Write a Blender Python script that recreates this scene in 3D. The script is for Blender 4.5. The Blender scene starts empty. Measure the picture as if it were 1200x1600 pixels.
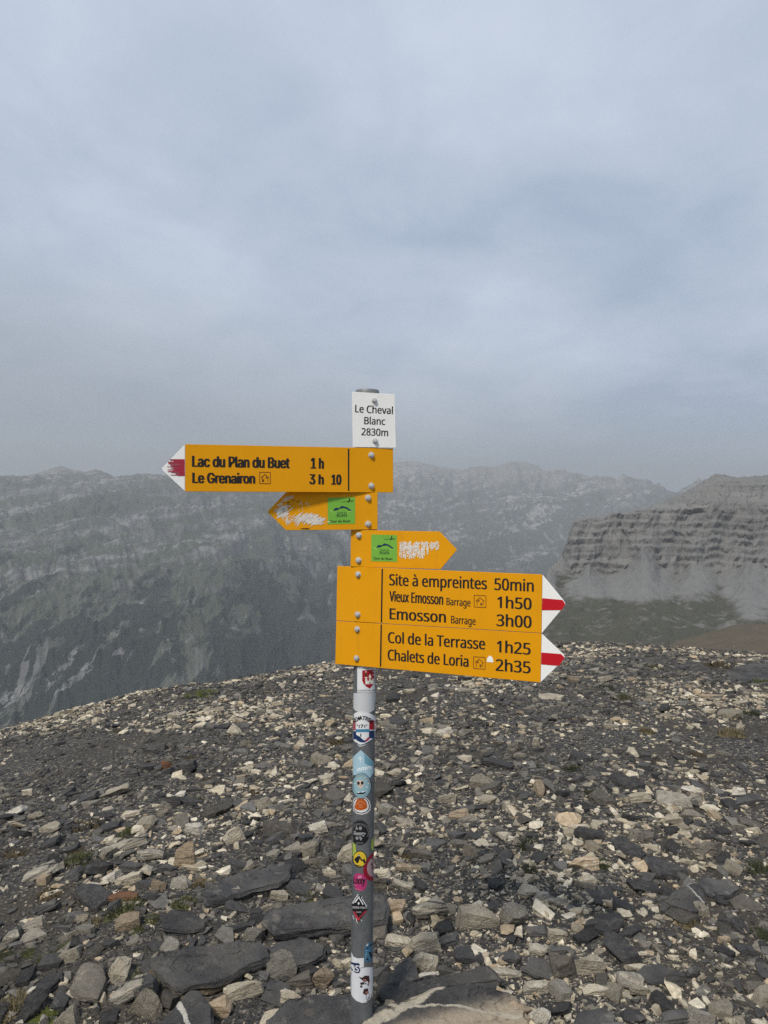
import bpy, bmesh, math, random
import numpy as np
from mathutils import Vector, Matrix, noise as mnoise

SC = bpy.context.scene
COL = SC.collection
# ------------------------------------------------------------------ camera
F = 1202.0                       # focal length in pixels of the 1200 x 1600 photograph
PITCH = math.radians(1.81)       # looking slightly down
ROLL = math.radians(0.6)
CAM = Vector((0, 0, 1.6))
_f = Vector((0, math.cos(PITCH), -math.sin(PITCH)))
_u0 = Vector((0, math.sin(PITCH), math.cos(PITCH)))
_r0 = Vector((1, 0, 0))
_r = _r0 * math.cos(ROLL) + _u0 * math.sin(ROLL)
_u = _u0 * math.cos(ROLL) - _r0 * math.sin(ROLL)
cd = bpy.data.cameras.new('camera')
cd.sensor_fit = 'HORIZONTAL'; cd.sensor_width = 36.0; cd.lens = 36.0 * F / 1200.0
cd.clip_start = 0.05; cd.clip_end = 60000
cam = bpy.data.objects.new('camera', cd); COL.objects.link(cam)
M = Matrix((( _r.x, _u.x, -_f.x, CAM.x), (_r.y, _u.y, -_f.y, CAM.y), (_r.z, _u.z, -_f.z, CAM.z), (0, 0, 0, 1)))
cam.matrix_world = M
SC.camera = cam
# ------------------------------------------------------------------ light
SUN_EL, SUN_AZ = 52.0, -150.0     # elevation; azimuth measured from +Y clockwise (behind the camera, to its left)
el, az = math.radians(SUN_EL), math.radians(SUN_AZ)
SUN_DIR = Vector((math.sin(az) * math.cos(el), math.cos(az) * math.cos(el), math.sin(el)))
sd = bpy.data.lights.new('sun', 'SUN'); sd.energy = 3.7; sd.angle = math.radians(8); sd.color = (1.0, 0.93, 0.82)
so = bpy.data.objects.new('sun', sd); COL.objects.link(so)
so.rotation_euler = SUN_DIR.to_track_quat('Z', 'Y').to_euler()
# ------------------------------------------------------------------ sky: thin high overcast
W = bpy.data.worlds.new('World'); SC.world = W; W.use_nodes = True
nt = W.node_tree; nt.nodes.clear()
def wn(t, **k):
    n = nt.nodes.new(t)
    for a, b in k.items(): setattr(n, a, b)
    return n
out = wn('ShaderNodeOutputWorld')
sky = wn('ShaderNodeTexSky'); sky.sky_type = 'NISHITA'; sky.sun_disc = False
sky.sun_elevation = el; sky.sun_rotation = az; sky.altitude = 2800; sky.dust_density = 2.0
bg1 = wn('ShaderNodeBackground'); bg1.inputs[1].default_value = 0.06
nt.links.new(sky.outputs[0], bg1.inputs[0])
tc = wn('ShaderNodeTexCoord')
sep = wn('ShaderNodeSeparateXYZ'); nt.links.new(tc.outputs['Generated'], sep.inputs[0])
def wm(op, a, b=None):
    n = wn('ShaderNodeMath', operation=op)
    for i, v in enumerate((a, b)):
        if v is None: continue
        if isinstance(v, (int, float)): n.inputs[i].default_value = v
        else: nt.links.new(v, n.inputs[i])
    return n.outputs[0]
zz = wm('ADD', wm('MAXIMUM', sep.outputs[2], 0.0), 0.22)
cmb = wn('ShaderNodeCombineXYZ')
nt.links.new(wm('DIVIDE', sep.outputs[0], zz), cmb.inputs[0]); nt.links.new(wm('DIVIDE', sep.outputs[1], zz), cmb.inputs[1])
def wnoise(scale, det, rough, dist, off):
    mp = wn('ShaderNodeMapping'); mp.inputs['Location'].default_value = off; mp.inputs['Rotation'].default_value = (0, 0, 0.5); mp.inputs['Scale'].default_value = (1.0, 0.75, 1)
    nt.links.new(cmb.outputs[0], mp.inputs[0])
    n = wn('ShaderNodeTexNoise'); n.inputs['Scale'].default_value = scale; n.inputs['Detail'].default_value = det
    n.inputs['Roughness'].default_value = rough; n.inputs['Distortion'].default_value = dist
    nt.links.new(mp.outputs[0], n.inputs['Vector'])
    return n.outputs[0]
cl = wm('ADD', wm('MULTIPLY', wnoise(0.8, 6, 0.52, 0.35, (3.1, 1.7, 0)), 0.7), wm('MULTIPLY', wnoise(3.0, 8, 0.56, 0.35, (7.3, 2.2, 0)), 0.3))
ramp = wn('ShaderNodeValToRGB'); nt.links.new(cl, ramp.inputs[0])
ramp.color_ramp.elements[0].position = 0.38; ramp.color_ramp.elements[0].color = (0.292, 0.352, 0.450, 1)
ramp.color_ramp.elements[1].position = 0.62; ramp.color_ramp.elements[1].color = (0.455, 0.507, 0.590, 1)
fogf = wn('ShaderNodeMapRange'); fogf.interpolation_type = 'SMOOTHSTEP'      # a dull bank of cloud low in the sky, deepest to the left
nt.links.new(wm('ADD', sep.outputs[2], wm('MULTIPLY', sep.outputs[0], 0.20)), fogf.inputs[0]); fogf.inputs[1].default_value = 0.26; fogf.inputs[2].default_value = 0.0
fogm = wn('ShaderNodeMix', data_type='RGBA'); nt.links.new(wm('MULTIPLY', fogf.outputs[0], 0.75), fogm.inputs[0]); nt.links.new(ramp.outputs[0], fogm.inputs[6]); fogm.inputs[7].default_value = (0.245, 0.275, 0.305, 1)
bg2 = wn('ShaderNodeBackground'); nt.links.new(fogm.outputs[2], bg2.inputs[0]); bg2.inputs[1].default_value = 1.54
mixs = wn('ShaderNodeMixShader'); mixs.inputs[0].default_value = 0.88
nt.links.new(bg1.outputs[0], mixs.inputs[1]); nt.links.new(bg2.outputs[0], mixs.inputs[2]); nt.links.new(mixs.outputs[0], out.inputs[0])
# ------------------------------------------------------------------ exposure and render
SC.view_settings.view_transform = 'Standard'; SC.view_settings.look = 'None'
SC.view_settings.exposure = 0.0; SC.view_settings.gamma = 1.0
SC.render.engine = 'CYCLES'
SC.cycles.max_bounces = 4; SC.cycles.diffuse_bounces = 2; SC.cycles.glossy_bounces = 2; SC.cycles.volume_bounces = 0
SC.cycles.use_denoising = False; SC.cycles.use_adaptive_sampling = False
HAZE_DENSITY = 7.3e-5
GLYPHS = {
 'N': {
  ' ': '209|',
  "'": '180|128,573 112,366 68,366 52,573',
  '+': '459|257,311 417,311 417,254 257,254 257,89 200,89 200,254 40,254 40,311 200,311 200,477 257,477',
  '0': '459|419,287 418,242 415,201 409,163 401,128 390,97 376,70 359,47 339,27 316,12 290,1 261,-6 229,-8 188,-4 153,8 122,27 97,54 76,88 60,129 48,176 42,229 39,287 41,346 48,399 58,446 73,486 93,520 119,547 149,566 186,578 229,581 269,578 304,566 335,547 361,520 382,486 399,446 410,399 417,346|110,287 111,238 115,194 121,156 131,125 143,98 159,78 178,64 202,55 229,52 256,55 279,64 298,78 314,98 326,124 336,156 343,194 347,238 348,287 347,336 343,380 336,417 326,449 314,475 298,495 279,510 256,518 229,521 202,518 178,510 159,495 143,475 131,449 121,417 115,380 111,336',
  '1': '459|285,0 216,0 216,400 216,415 216,428 216,439 216,450 217,460 217,470 219,499 211,491 203,483 196,477 169,455 108,405 71,452 226,573 285,573',
  '2': '459|417,0 38,0 38,59 188,210 216,238 240,264 261,287 280,309 295,331 306,353 315,376 320,399 322,424 318,453 309,477 294,496 273,510 249,518 221,520 194,519 169,514 147,506 126,495 104,482 83,466 45,513 60,526 77,537 94,548 113,557 132,565 153,572 174,577 197,580 221,581 255,579 285,572 313,562 336,548 356,531 372,510 384,485 391,458 394,428 392,399 386,371 375,344 361,318 344,292 324,267 301,241 275,214 247,185 128,67 128,64 417,64',
  '3': '459|395,439 394,414 389,392 381,372 370,355 356,339 340,326 321,316 300,307 277,302 277,298 319,290 353,276 379,255 398,229 409,198 413,163 410,131 403,101 390,74 371,50 348,30 318,14 283,2 241,-6 193,-8 164,-7 136,-5 110,-1 85,5 60,13 36,23 36,89 61,78 87,69 114,61 141,56 168,52 194,51 241,55 278,65 305,81 324,104 335,132 339,164 337,187 331,206 320,223 306,236 288,247 265,255 240,261 211,264 179,265 123,265 123,326 180,326 209,327 236,332 259,339 278,350 294,362 307,377 316,394 321,413 323,434 320,460 311,481 295,498 274,511 249,519 219,521 199,521 181,519 164,515 147,511 132,505 117,498 103,491 89,482 75,473 39,521 61,537 87,550 115,563 147,573 181,579 218,581 273,576 317,563 352,540 376,511 390,477',
  '4': '459|443,130 359,130 359,0 291,0 291,130 17,130 17,190 286,576 359,576 359,193 443,193|291,374 291,387 291,400 291,412 292,423 292,434 293,444 293,454 294,464 294,474 294,483 295,492 295,500 292,500 287,490 282,479 276,468 270,456 263,446 257,438 86,193 291,193',
  '5': '459|221,351 258,349 292,342 322,331 349,316 371,297 389,274 402,247 410,217 413,183 410,145 402,111 387,81 368,54 343,32 314,15 280,2 242,-5 199,-8 170,-7 142,-4 116,0 91,6 70,14 51,23 51,90 71,79 95,70 121,62 148,57 174,53 200,52 227,54 252,58 274,65 293,76 310,89 323,106 333,126 339,149 341,176 337,210 325,239 306,262 279,279 243,289 197,292 182,291 164,290 146,288 128,285 112,283 99,280 64,302 86,573 373,573 373,508 146,508 132,342 142,344 155,346 169,348 185,350 202,351',
  '7': '459|109,0 344,508 35,508 35,573 419,573 419,518 187,0',
  '8': '459|229,581 261,579 291,574 318,565 341,553 362,538 378,519 390,497 398,472 400,443 399,421 394,401 385,383 374,367 361,352 346,338 329,325 310,314 291,303 314,291 335,279 355,265 373,250 389,234 401,216 411,196 417,173 419,148 416,118 408,90 395,65 378,44 356,26 330,11 300,1 267,-6 231,-8 192,-6 157,0 126,10 100,24 78,42 61,63 49,87 42,115 39,146 41,171 47,194 56,214 68,232 82,249 99,264 118,277 138,289 158,299 140,310 123,322 107,336 93,350 81,366 71,383 64,401 59,422 58,444 60,472 68,497 80,518 97,537 117,552 141,565 168,573 197,579|108,145 112,119 121,96 138,76 161,60 192,51 229,48 265,51 295,60 319,76 336,96 346,120 350,148 348,166 343,182 335,197 324,211 310,223 293,235 274,246 253,256 229,265 217,270 194,260 174,249 157,237 142,225 130,212 121,197 114,182 110,164|228,524 200,521 176,514 155,502 139,486 130,466 127,441 128,422 133,406 141,391 151,379 164,367 179,357 195,348 213,339 232,330 250,339 267,348 282,357 296,367 307,379 317,392 325,406 329,423 330,441 327,466 318,486 302,502 282,514 257,521',
  '9': '459|417,328 416,295 414,263 410,231 405,199 397,168 387,139 374,112 358,86 340,63 318,42 293,25 265,11 232,0 195,-6 154,-8 143,-8 130,-7 117,-6 103,-4 92,-2 82,0 82,60 92,57 103,55 115,53 128,51 140,50 152,50 188,52 218,58 245,68 268,82 287,99 303,118 316,141 327,165 334,192 340,221 344,250 346,281 341,281 332,269 322,258 310,247 297,238 282,230 266,223 247,218 227,215 204,214 173,216 144,223 118,235 95,250 76,270 61,294 49,321 42,352 40,387 43,426 50,460 63,491 80,517 101,540 127,557 156,570 188,578 223,581 250,579 275,574 299,565 322,553 342,537 361,518 377,495 391,469 402,439 410,406 415,369|223,521 192,518 165,507 142,488 124,463 113,429 110,388 113,354 122,325 137,301 158,284 186,273 220,269 244,271 266,276 286,285 304,296 318,310 330,325 339,341 344,358 346,374 345,392 342,409 338,426 332,443 324,459 315,474 304,487 291,499 277,508 260,516 242,520',
  'A': '512|437,0 368,177 141,177 73,0 0,0 224,575 289,575 512,0|282,415 280,420 278,428 274,438 271,449 267,461 263,473 260,484 257,493 255,500 247,468 244,457 241,447 238,438 230,415 165,241 346,241',
  'B': '521|241,573 307,569 361,558 404,541 434,515 453,478 459,431 457,409 453,389 446,371 437,354 424,340 409,328 392,317 372,309 350,304 350,300 373,295 395,288 415,279 433,267 448,253 461,236 470,215 476,191 478,163 475,130 467,100 454,74 436,52 413,33 385,19 354,8 318,2 279,0 78,0 78,573|256,329 300,331 334,339 357,352 372,371 381,394 384,423 380,451 369,474 351,490 324,502 289,509 245,511 150,511 150,329|150,269 150,61 265,61 311,64 346,74 371,91 388,112 398,138 401,168 399,188 395,205 388,221 377,235 362,247 344,256 321,263 293,267 260,269',
  'C': '507|323,517 294,516 266,510 241,502 217,490 196,474 178,456 162,434 149,410 139,383 131,353 127,321 125,286 128,241 135,200 147,164 164,132 186,105 213,83 244,68 281,58 322,55 347,56 371,58 394,62 416,66 438,72 460,78 460,15 438,8 416,2 393,-2 369,-6 342,-7 312,-8 257,-4 208,8 166,28 130,56 101,90 78,131 62,178 52,230 49,287 51,329 57,369 67,406 81,440 99,471 120,499 145,523 174,543 206,559 242,571 281,578 324,581 353,580 381,577 409,572 435,565 460,557 482,547 453,486 435,494 415,501 394,508 372,513 348,516',
  'D': '585|536,292 533,231 521,177 501,131 474,91 439,58 399,33 351,15 297,4 237,0 78,0 78,573 254,573 309,569 359,558 404,540 443,516 476,484 502,446 521,401 533,350|460,289 457,337 449,379 435,415 416,444 391,469 361,487 327,500 287,508 244,511 150,511 150,62 228,62 299,68 357,87 402,119 434,164 454,220',
  'E': '446|398,0 78,0 78,573 398,573 398,509 150,509 150,330 383,330 383,268 150,268 150,63 398,63',
  'G': '584|326,302 524,302 524,22 493,12 462,5 431,-1 398,-5 362,-7 323,-8 267,-4 217,8 173,28 136,55 105,89 81,130 63,176 52,229 49,286 53,343 65,395 84,442 111,482 145,517 186,544 233,564 286,577 346,581 377,580 407,577 437,572 465,565 491,557 516,547 489,484 468,493 445,501 421,508 395,513 369,516 342,517 298,514 259,505 225,489 195,468 170,441 150,409 136,373 127,332 124,286 127,243 134,202 146,166 164,133 187,106 216,84 251,68 292,58 340,55 364,55 385,56 404,59 421,61 437,65 452,68 452,238 326,238',
  'H': '594|516,0 443,0 443,267 150,267 150,0 78,0 78,573 150,573 150,330 443,330 443,573 516,573',
  'I': '272|239,0 32,0 32,42 99,57 99,515 32,531 32,573 239,573 239,531 172,515 172,57 239,42',
  'K': '496|496,0 411,0 209,273 150,222 150,0 78,0 78,573 150,573 150,290 166,308 182,327 199,345 249,399 403,573 488,573 261,323',
  'L': '420|78,0 78,573 150,573 150,64 400,64 400,0',
  'M': '727|330,0 142,502 139,502 140,490 141,477 142,461 142,444 143,426 144,407 144,387 144,367 144,347 144,0 78,0 78,573 184,573 361,103 364,103 544,573 650,573 650,0 578,0 578,352 578,371 579,389 579,408 580,426 580,443 581,460 582,475 583,489 584,501 581,501 390,0',
  'N': '609|532,0 447,0 141,476 138,476 139,462 140,448 141,432 143,378 144,359 144,340 144,320 144,0 78,0 78,573 161,573 467,99 470,99 468,137 466,193 465,213 464,232 464,249 464,573 532,573',
  'O': '626|577,287 576,244 570,204 561,166 547,132 531,101 510,73 486,49 459,29 428,13 393,1 355,-6 314,-8 271,-6 232,1 196,13 165,29 138,49 114,73 94,101 78,132 65,167 56,204 51,245 49,288 52,344 62,396 78,442 100,482 130,517 166,545 208,565 258,577 314,581 369,577 417,565 459,545 495,517 524,483 547,442 564,396 574,344|125,287 127,241 134,200 145,163 161,131 182,104 207,83 238,67 273,58 314,55 354,58 390,67 420,83 445,104 465,131 481,163 492,200 499,241 501,287 496,354 481,411 456,457 421,491 373,511 314,518 274,515 238,506 207,490 182,469 161,443 145,411 134,374 127,333',
  'P': '485|229,573 297,568 352,553 393,528 421,495 439,454 444,404 443,381 439,358 433,336 423,316 411,296 395,278 375,262 351,249 324,238 292,230 256,225 216,223 150,223 150,0 78,0 78,573|223,511 150,511 150,285 208,285 242,286 272,290 298,296 320,306 338,318 352,334 362,352 368,375 370,401 366,435 354,462 334,484 306,499 269,508',
  'R': '499|236,573 281,571 320,565 353,555 381,540 404,522 422,500 434,474 442,444 444,410 442,381 437,356 427,334 415,315 401,298 385,285 367,274 349,264 330,257 487,0 403,0 264,237 150,237 150,0 78,0 78,573|232,510 150,510 150,298 236,298 278,301 312,310 338,325 355,347 366,374 370,407 368,430 363,450 355,467 343,480 328,491 310,500 287,505 261,509',
  'S': '440|403,153 400,121 392,92 378,66 359,44 335,26 307,11 274,1 238,-6 198,-8 177,-8 157,-7 137,-5 118,-2 100,1 83,4 68,9 54,14 41,19 41,88 62,80 86,72 113,65 142,59 171,56 201,55 228,56 252,60 273,66 290,74 305,85 316,98 324,113 329,129 330,147 329,164 325,180 318,194 308,207 295,218 277,230 255,241 228,252 196,265 172,274 151,284 131,294 114,305 98,317 85,330 74,344 65,359 57,375 52,393 49,413 48,435 51,464 58,490 71,513 89,533 110,550 136,563 165,573 197,579 231,581 262,580 290,577 318,572 343,565 367,558 389,549 366,487 346,495 325,502 302,508 278,513 254,516 229,517 207,516 187,513 169,507 155,499 142,489 133,478 126,464 122,450 121,434 122,416 126,400 133,386 143,373 156,362 172,351 193,341 217,330 246,318 278,306 307,293 332,279 353,264 371,247 385,228 395,206 401,181',
  'T': '446|259,0 187,0 187,509 8,509 8,573 437,573 437,509 259,509',
  'U': '586|513,202 511,164 503,128 489,95 470,65 446,40 416,20 380,4 338,-5 290,-8 225,-2 171,18 128,50 97,93 78,144 72,204 72,573 144,573 144,201 148,158 161,122 182,93 211,72 248,59 294,55 327,57 355,63 379,73 399,88 415,105 427,126 435,149 440,174 442,202 442,573 513,573',
  'V': '481|481,573 277,0 204,0 0,573 75,573 204,205 210,190 215,175 220,160 224,146 228,132 231,119 235,106 238,93 241,80 243,93 246,106 250,119 253,133 257,147 262,161 267,176 271,191 277,207 405,573',
  'X': '470|467,0 385,0 233,249 79,0 3,0 193,298 15,573 95,573 236,348 377,573 453,573 276,300',
  'a': '450|231,437 279,433 318,422 347,403 368,375 381,338 385,293 385,0 334,0 320,61 317,61 304,46 292,33 279,22 265,13 250,5 234,-1 216,-5 195,-7 172,-8 148,-7 124,-2 103,6 84,16 68,30 55,48 45,68 39,92 37,119 43,159 59,192 87,219 127,238 179,251 243,257 316,259 316,285 313,317 306,342 293,359 275,371 253,378 227,380 205,379 183,376 163,370 143,363 124,355 106,347 84,400 104,410 126,419 151,426 177,432 204,436|252,208 204,203 167,195 141,182 124,165 113,144 110,119 112,97 120,79 132,66 148,56 167,51 188,49 223,52 253,62 279,79 299,103 311,134 315,172 315,210',
  'c': '385|241,-8 204,-5 170,2 139,15 112,34 88,58 69,87 55,123 47,165 44,213 47,262 56,305 71,342 90,372 114,396 142,415 174,428 208,435 245,438 267,437 288,435 309,431 328,426 344,421 358,415 337,356 323,361 308,365 292,370 275,373 259,375 244,376 217,374 193,368 172,358 155,343 141,325 131,303 123,277 119,247 117,213 119,181 123,152 131,126 141,104 155,86 172,71 191,61 214,55 240,53 262,54 283,56 302,60 319,65 336,71 351,78 351,15 336,8 320,3 304,-2 285,-5 264,-7',
  'd': '493|221,-8 171,-2 128,17 92,48 65,91 49,146 44,214 49,282 66,338 93,381 128,413 171,432 221,438 243,437 262,434 280,429 296,423 310,416 323,407 335,397 345,386 354,374 359,374 356,405 355,418 355,429 354,438 354,609 425,609 425,0 368,0 358,58 354,58 345,46 335,35 323,24 310,15 296,7 279,1 262,-4 242,-7|232,51 273,55 305,67 328,88 343,117 352,154 355,200 355,213 352,263 343,304 329,336 306,360 274,375 231,379 196,374 168,359 146,334 130,300 120,260 117,213 120,165 130,125 146,93 168,69 197,55',
  'e': '452|234,438 269,435 301,427 329,414 354,396 374,373 390,346 402,315 409,281 411,244 411,201 117,201 122,157 134,119 154,90 181,69 215,56 254,52 280,53 305,56 327,60 348,66 370,73 392,82 392,20 370,11 349,4 327,-1 304,-5 279,-7 251,-8 212,-5 176,3 143,17 114,36 90,61 70,91 56,126 47,167 44,212 47,257 55,297 68,333 86,364 108,390 134,411 164,426 198,435|233,380 202,377 175,366 154,348 137,323 125,293 119,257 338,257 336,281 333,302 326,322 318,338 306,353 292,364 276,373 256,378',
  'f': '276|266,375 158,375 158,0 87,0 87,375 12,375 12,408 87,432 87,457 89,492 95,522 104,547 116,568 132,585 152,597 174,606 199,612 227,613 244,613 259,612 274,609 287,606 300,603 310,599 292,544 283,546 273,549 262,552 251,554 239,555 228,556 206,553 189,545 175,532 166,513 160,489 158,458 158,430 266,430',
  'g': '493|221,438 248,436 273,431 297,422 319,409 338,393 355,373 359,373 369,430 425,430 425,-7 423,-46 416,-80 404,-109 388,-135 367,-155 341,-172 310,-183 274,-190 233,-192 202,-192 174,-189 147,-186 122,-180 99,-174 78,-165 78,-100 99,-110 123,-118 149,-125 177,-130 206,-133 237,-134 271,-130 300,-119 324,-101 341,-77 352,-48 355,-13 355,4 355,11 356,21 356,32 357,43 357,51 358,57 354,57 338,37 320,21 299,8 275,-1 250,-6 221,-8 170,-2 126,18 91,51 65,95 49,149 44,214 49,278 65,332 91,377 126,411 169,431|230,379 207,376 187,370 169,359 153,344 140,326 130,303 123,277 119,247 117,213 120,165 130,124 146,92 169,68 197,54 232,50 253,51 271,53 288,58 303,65 315,74 326,85 336,98 343,113 349,131 353,151 355,173 356,197 356,214 355,251 350,282 343,309 332,331 319,348 302,362 281,371 257,377',
  'h': '496|139,431 139,420 138,410 138,399 137,389 136,379 135,370 140,370 149,385 161,397 174,407 188,416 204,424 221,429 238,434 255,436 273,437 306,435 335,430 360,421 382,408 399,391 413,370 423,344 429,314 431,280 431,0 361,0 361,275 358,307 351,333 338,353 319,367 295,376 265,379 235,377 210,370 189,360 173,347 160,329 150,308 144,283 140,254 139,222 139,0 68,0 68,609 139,609',
  'i': '207|139,430 139,0 68,0 68,430|104,591 115,590 124,586 133,580 140,572 144,560 145,546 144,532 140,521 133,512 124,506 115,502 104,501 93,502 83,506 75,512 68,521 64,532 63,546 64,560 68,572 75,580 83,586 93,590',
  'k': '428|138,291 138,282 137,270 137,257 135,221 138,221 142,226 146,232 152,240 172,264 178,272 184,279 189,285 326,430 409,430 235,246 421,0 336,0 187,200 138,158 138,0 68,0 68,609 138,609',
  'l': '207|139,0 68,0 68,609 139,609',
  'm': '750|540,438 584,434 621,421 649,401 669,371 681,330 685,280 685,0 615,0 615,277 613,308 606,333 594,353 577,367 555,376 528,379 490,374 460,362 438,342 423,315 414,280 411,237 411,0 342,0 342,277 341,298 337,317 332,333 325,347 315,359 303,367 289,374 272,377 253,379 227,377 204,370 185,360 170,347 158,329 150,308 144,283 140,255 139,223 139,0 68,0 68,430 125,430 136,371 140,371 149,385 160,398 173,409 186,418 201,425 217,431 233,435 249,437 266,438 298,436 325,430 349,420 369,406 386,388 398,366 402,366 418,388 438,406 461,420 486,430 512,436',
  'n': '496|275,438 322,434 361,421 391,401 413,371 426,330 431,280 431,0 361,0 361,275 358,307 351,333 338,353 319,367 295,376 265,379 222,374 189,361 166,338 151,308 142,269 139,223 139,0 68,0 68,430 125,430 136,371 140,371 150,385 162,398 175,409 190,418 206,425 222,431 239,435 257,437',
  'o': '485|442,216 440,181 436,150 428,121 417,95 404,71 388,51 369,33 348,18 324,7 299,-1 271,-6 241,-8 214,-6 188,-1 163,7 140,18 119,33 100,51 84,71 70,95 59,121 51,150 46,181 44,216 47,261 55,301 68,336 87,367 110,392 137,412 169,426 204,435 244,438 281,435 316,426 347,412 374,392 398,367 417,336 431,301 439,261|117,216 119,184 123,154 130,128 141,105 155,86 172,71 192,59 216,53 243,51 270,53 294,59 314,71 331,86 345,105 356,128 363,154 367,184 369,216 367,248 363,277 355,303 345,325 331,344 314,359 294,370 270,376 242,379 202,374 171,359 147,335 130,303 120,263',
  'p': '493|273,438 322,432 365,413 401,383 428,339 444,284 449,216 447,170 439,129 427,93 410,62 390,37 365,17 337,3 306,-5 272,-8 251,-7 231,-4 213,1 197,7 182,15 170,24 158,33 148,44 139,55 134,55 135,45 136,33 137,20 138,7 139,-5 139,-16 139,-192 68,-192 68,430 126,430 136,371 139,371 148,383 158,394 170,405 182,414 197,422 213,429 231,434 251,437|260,379 233,377 210,371 190,362 174,349 161,333 152,313 145,289 141,261 139,229 139,216 140,182 144,152 150,126 159,103 172,85 188,70 208,59 233,53 261,51 286,53 308,60 326,72 341,88 354,108 364,131 371,157 375,186 376,217 373,262 363,302 348,334 325,359 296,374',
  'r': '331|269,438 277,438 286,437 295,437 304,436 312,435 319,433 310,368 303,370 296,371 287,372 279,373 271,374 264,374 248,373 232,369 217,363 202,355 189,346 176,334 166,321 156,305 149,289 143,270 140,251 139,229 139,0 68,0 68,430 126,430 134,351 137,351 147,367 158,381 170,395 183,407 198,418 214,426 231,433 249,437',
  's': '384|348,119 346,92 339,69 327,49 311,32 292,18 268,6 241,-2 210,-6 176,-8 148,-7 122,-5 99,-1 78,5 59,11 42,19 42,83 60,75 81,67 104,60 128,54 153,50 178,49 211,51 236,57 256,66 269,79 277,94 280,112 279,123 276,132 271,141 264,150 253,158 239,167 222,176 200,185 174,196 148,206 124,217 103,228 84,239 69,252 57,266 48,283 43,302 41,324 46,358 61,386 85,408 118,425 157,435 202,438 228,437 252,434 275,430 298,424 319,417 339,409 315,353 297,360 278,366 258,372 238,377 218,379 197,380 171,379 149,374 131,366 118,356 111,343 108,328 109,317 113,307 119,298 127,290 139,282 154,274 172,266 193,256 219,246 245,236 268,226 289,215 306,203 321,191 333,176 341,159 346,140',
  't': '289|212,50 222,50 233,51 245,53 255,54 264,56 272,59 272,5 263,1 253,-2 240,-4 226,-6 213,-8 200,-8 178,-7 157,-3 138,4 120,13 104,27 91,44 82,66 76,93 74,125 74,375 13,375 13,409 75,437 103,528 144,528 144,430 269,430 269,375 144,375 144,127 146,103 153,83 163,69 177,58 193,52',
  'u': '496|427,430 427,0 370,0 359,57 356,57 346,43 334,31 321,20 306,11 290,4 273,-1 256,-5 238,-7 220,-8 187,-6 159,-1 134,8 112,21 95,38 81,59 71,85 65,114 63,148 63,430 135,430 135,153 137,122 145,96 158,76 176,62 200,53 230,51 260,53 285,59 306,69 323,82 336,100 345,121 352,146 356,175 357,206 357,430',
  'v': '407|163,0 0,430 75,430 167,176 171,164 176,151 180,137 185,123 189,109 193,96 197,83 199,72 201,63 204,63 207,72 210,84 214,96 218,110 222,124 227,138 232,152 237,165 241,176 332,430 407,430 244,0',
  'w': '630|346,243 336,276 333,287 330,297 328,308 321,335 319,343 317,351 316,357 313,357 312,351 310,343 308,335 302,307 299,297 297,286 294,275 291,264 287,253 284,242 207,1 127,1 9,431 82,431 141,201 145,186 149,170 153,154 157,139 160,124 163,109 166,96 168,84 169,73 172,73 174,80 176,88 178,97 185,128 187,138 190,149 193,160 196,170 199,180 201,188 277,431 354,431 428,188 440,149 444,135 447,122 451,109 454,96 456,84 457,74 460,74 462,84 464,95 466,108 469,122 473,137 477,153 481,169 485,185 489,201 549,431 621,431 502,1 419,1',
  'x': '424|170,220 22,430 102,430 213,268 322,430 402,430 253,220 410,0 330,0 213,172 94,0 14,0',
  'y': '409|1,430 76,430 169,185 174,171 179,157 184,144 188,130 193,117 196,105 200,92 203,80 205,68 209,68 212,83 217,100 224,121 231,142 238,164 245,186 333,430 409,430 224,-59 213,-85 201,-108 188,-130 173,-148 157,-164 138,-176 117,-185 94,-191 67,-192 55,-192 44,-192 34,-190 25,-189 16,-188 9,-186 9,-130 15,-131 22,-132 30,-133 38,-134 47,-135 56,-135 72,-134 86,-131 99,-126 110,-118 121,-110 130,-99 138,-87 145,-73 152,-59 174,-2',
  'à': '450|231,437 279,433 318,422 347,403 368,375 381,338 385,293 385,0 334,0 320,61 317,61 304,46 292,33 279,22 265,13 250,5 234,-1 216,-5 195,-7 172,-8 148,-7 124,-2 103,6 84,16 68,30 55,48 45,68 39,92 37,119 43,159 59,192 87,219 127,238 179,251 243,257 316,259 316,285 313,317 306,342 293,359 275,371 253,378 227,380 205,379 183,376 163,370 143,363 124,355 106,347 84,400 104,410 126,419 151,426 177,432 204,436|252,208 204,203 167,195 141,182 124,165 113,144 110,119 112,97 120,79 132,66 148,56 167,51 188,49 223,52 253,62 279,79 299,103 311,134 315,172 315,210|205,614 212,602 219,589 227,575 236,560 246,546 255,532 265,518 274,506 282,496 282,486 235,486 226,494 215,503 204,513 193,523 182,534 171,546 161,557 151,568 142,579 133,589 127,598 121,606 121,614',
 },
 'I': {
  ' ': '188|',
  '0': '453|227,-7 191,-3 158,7 130,24 105,48 85,77 69,113 57,155 50,202 48,254 50,306 57,353 69,395 85,431 106,461 130,484 159,502 191,512 227,516 262,512 295,502 323,484 348,461 368,431 384,395 396,353 403,306 405,254 403,202 396,155 384,113 368,77 348,48 323,24 295,7 263,-3|227,50 250,52 271,60 290,74 306,92 320,116 330,144 338,176 342,213 344,254 342,295 338,332 330,365 320,393 306,416 290,435 271,449 250,457 227,460 203,457 182,449 163,435 147,416 134,393 123,365 115,332 111,295 109,254 111,213 115,176 123,144 134,116 147,92 163,74 182,60 203,52',
  '1': '453|76,0 76,55 391,55 391,0|276,509 276,0 212,0 212,448 209,448 86,358 86,427 198,509',
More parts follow.
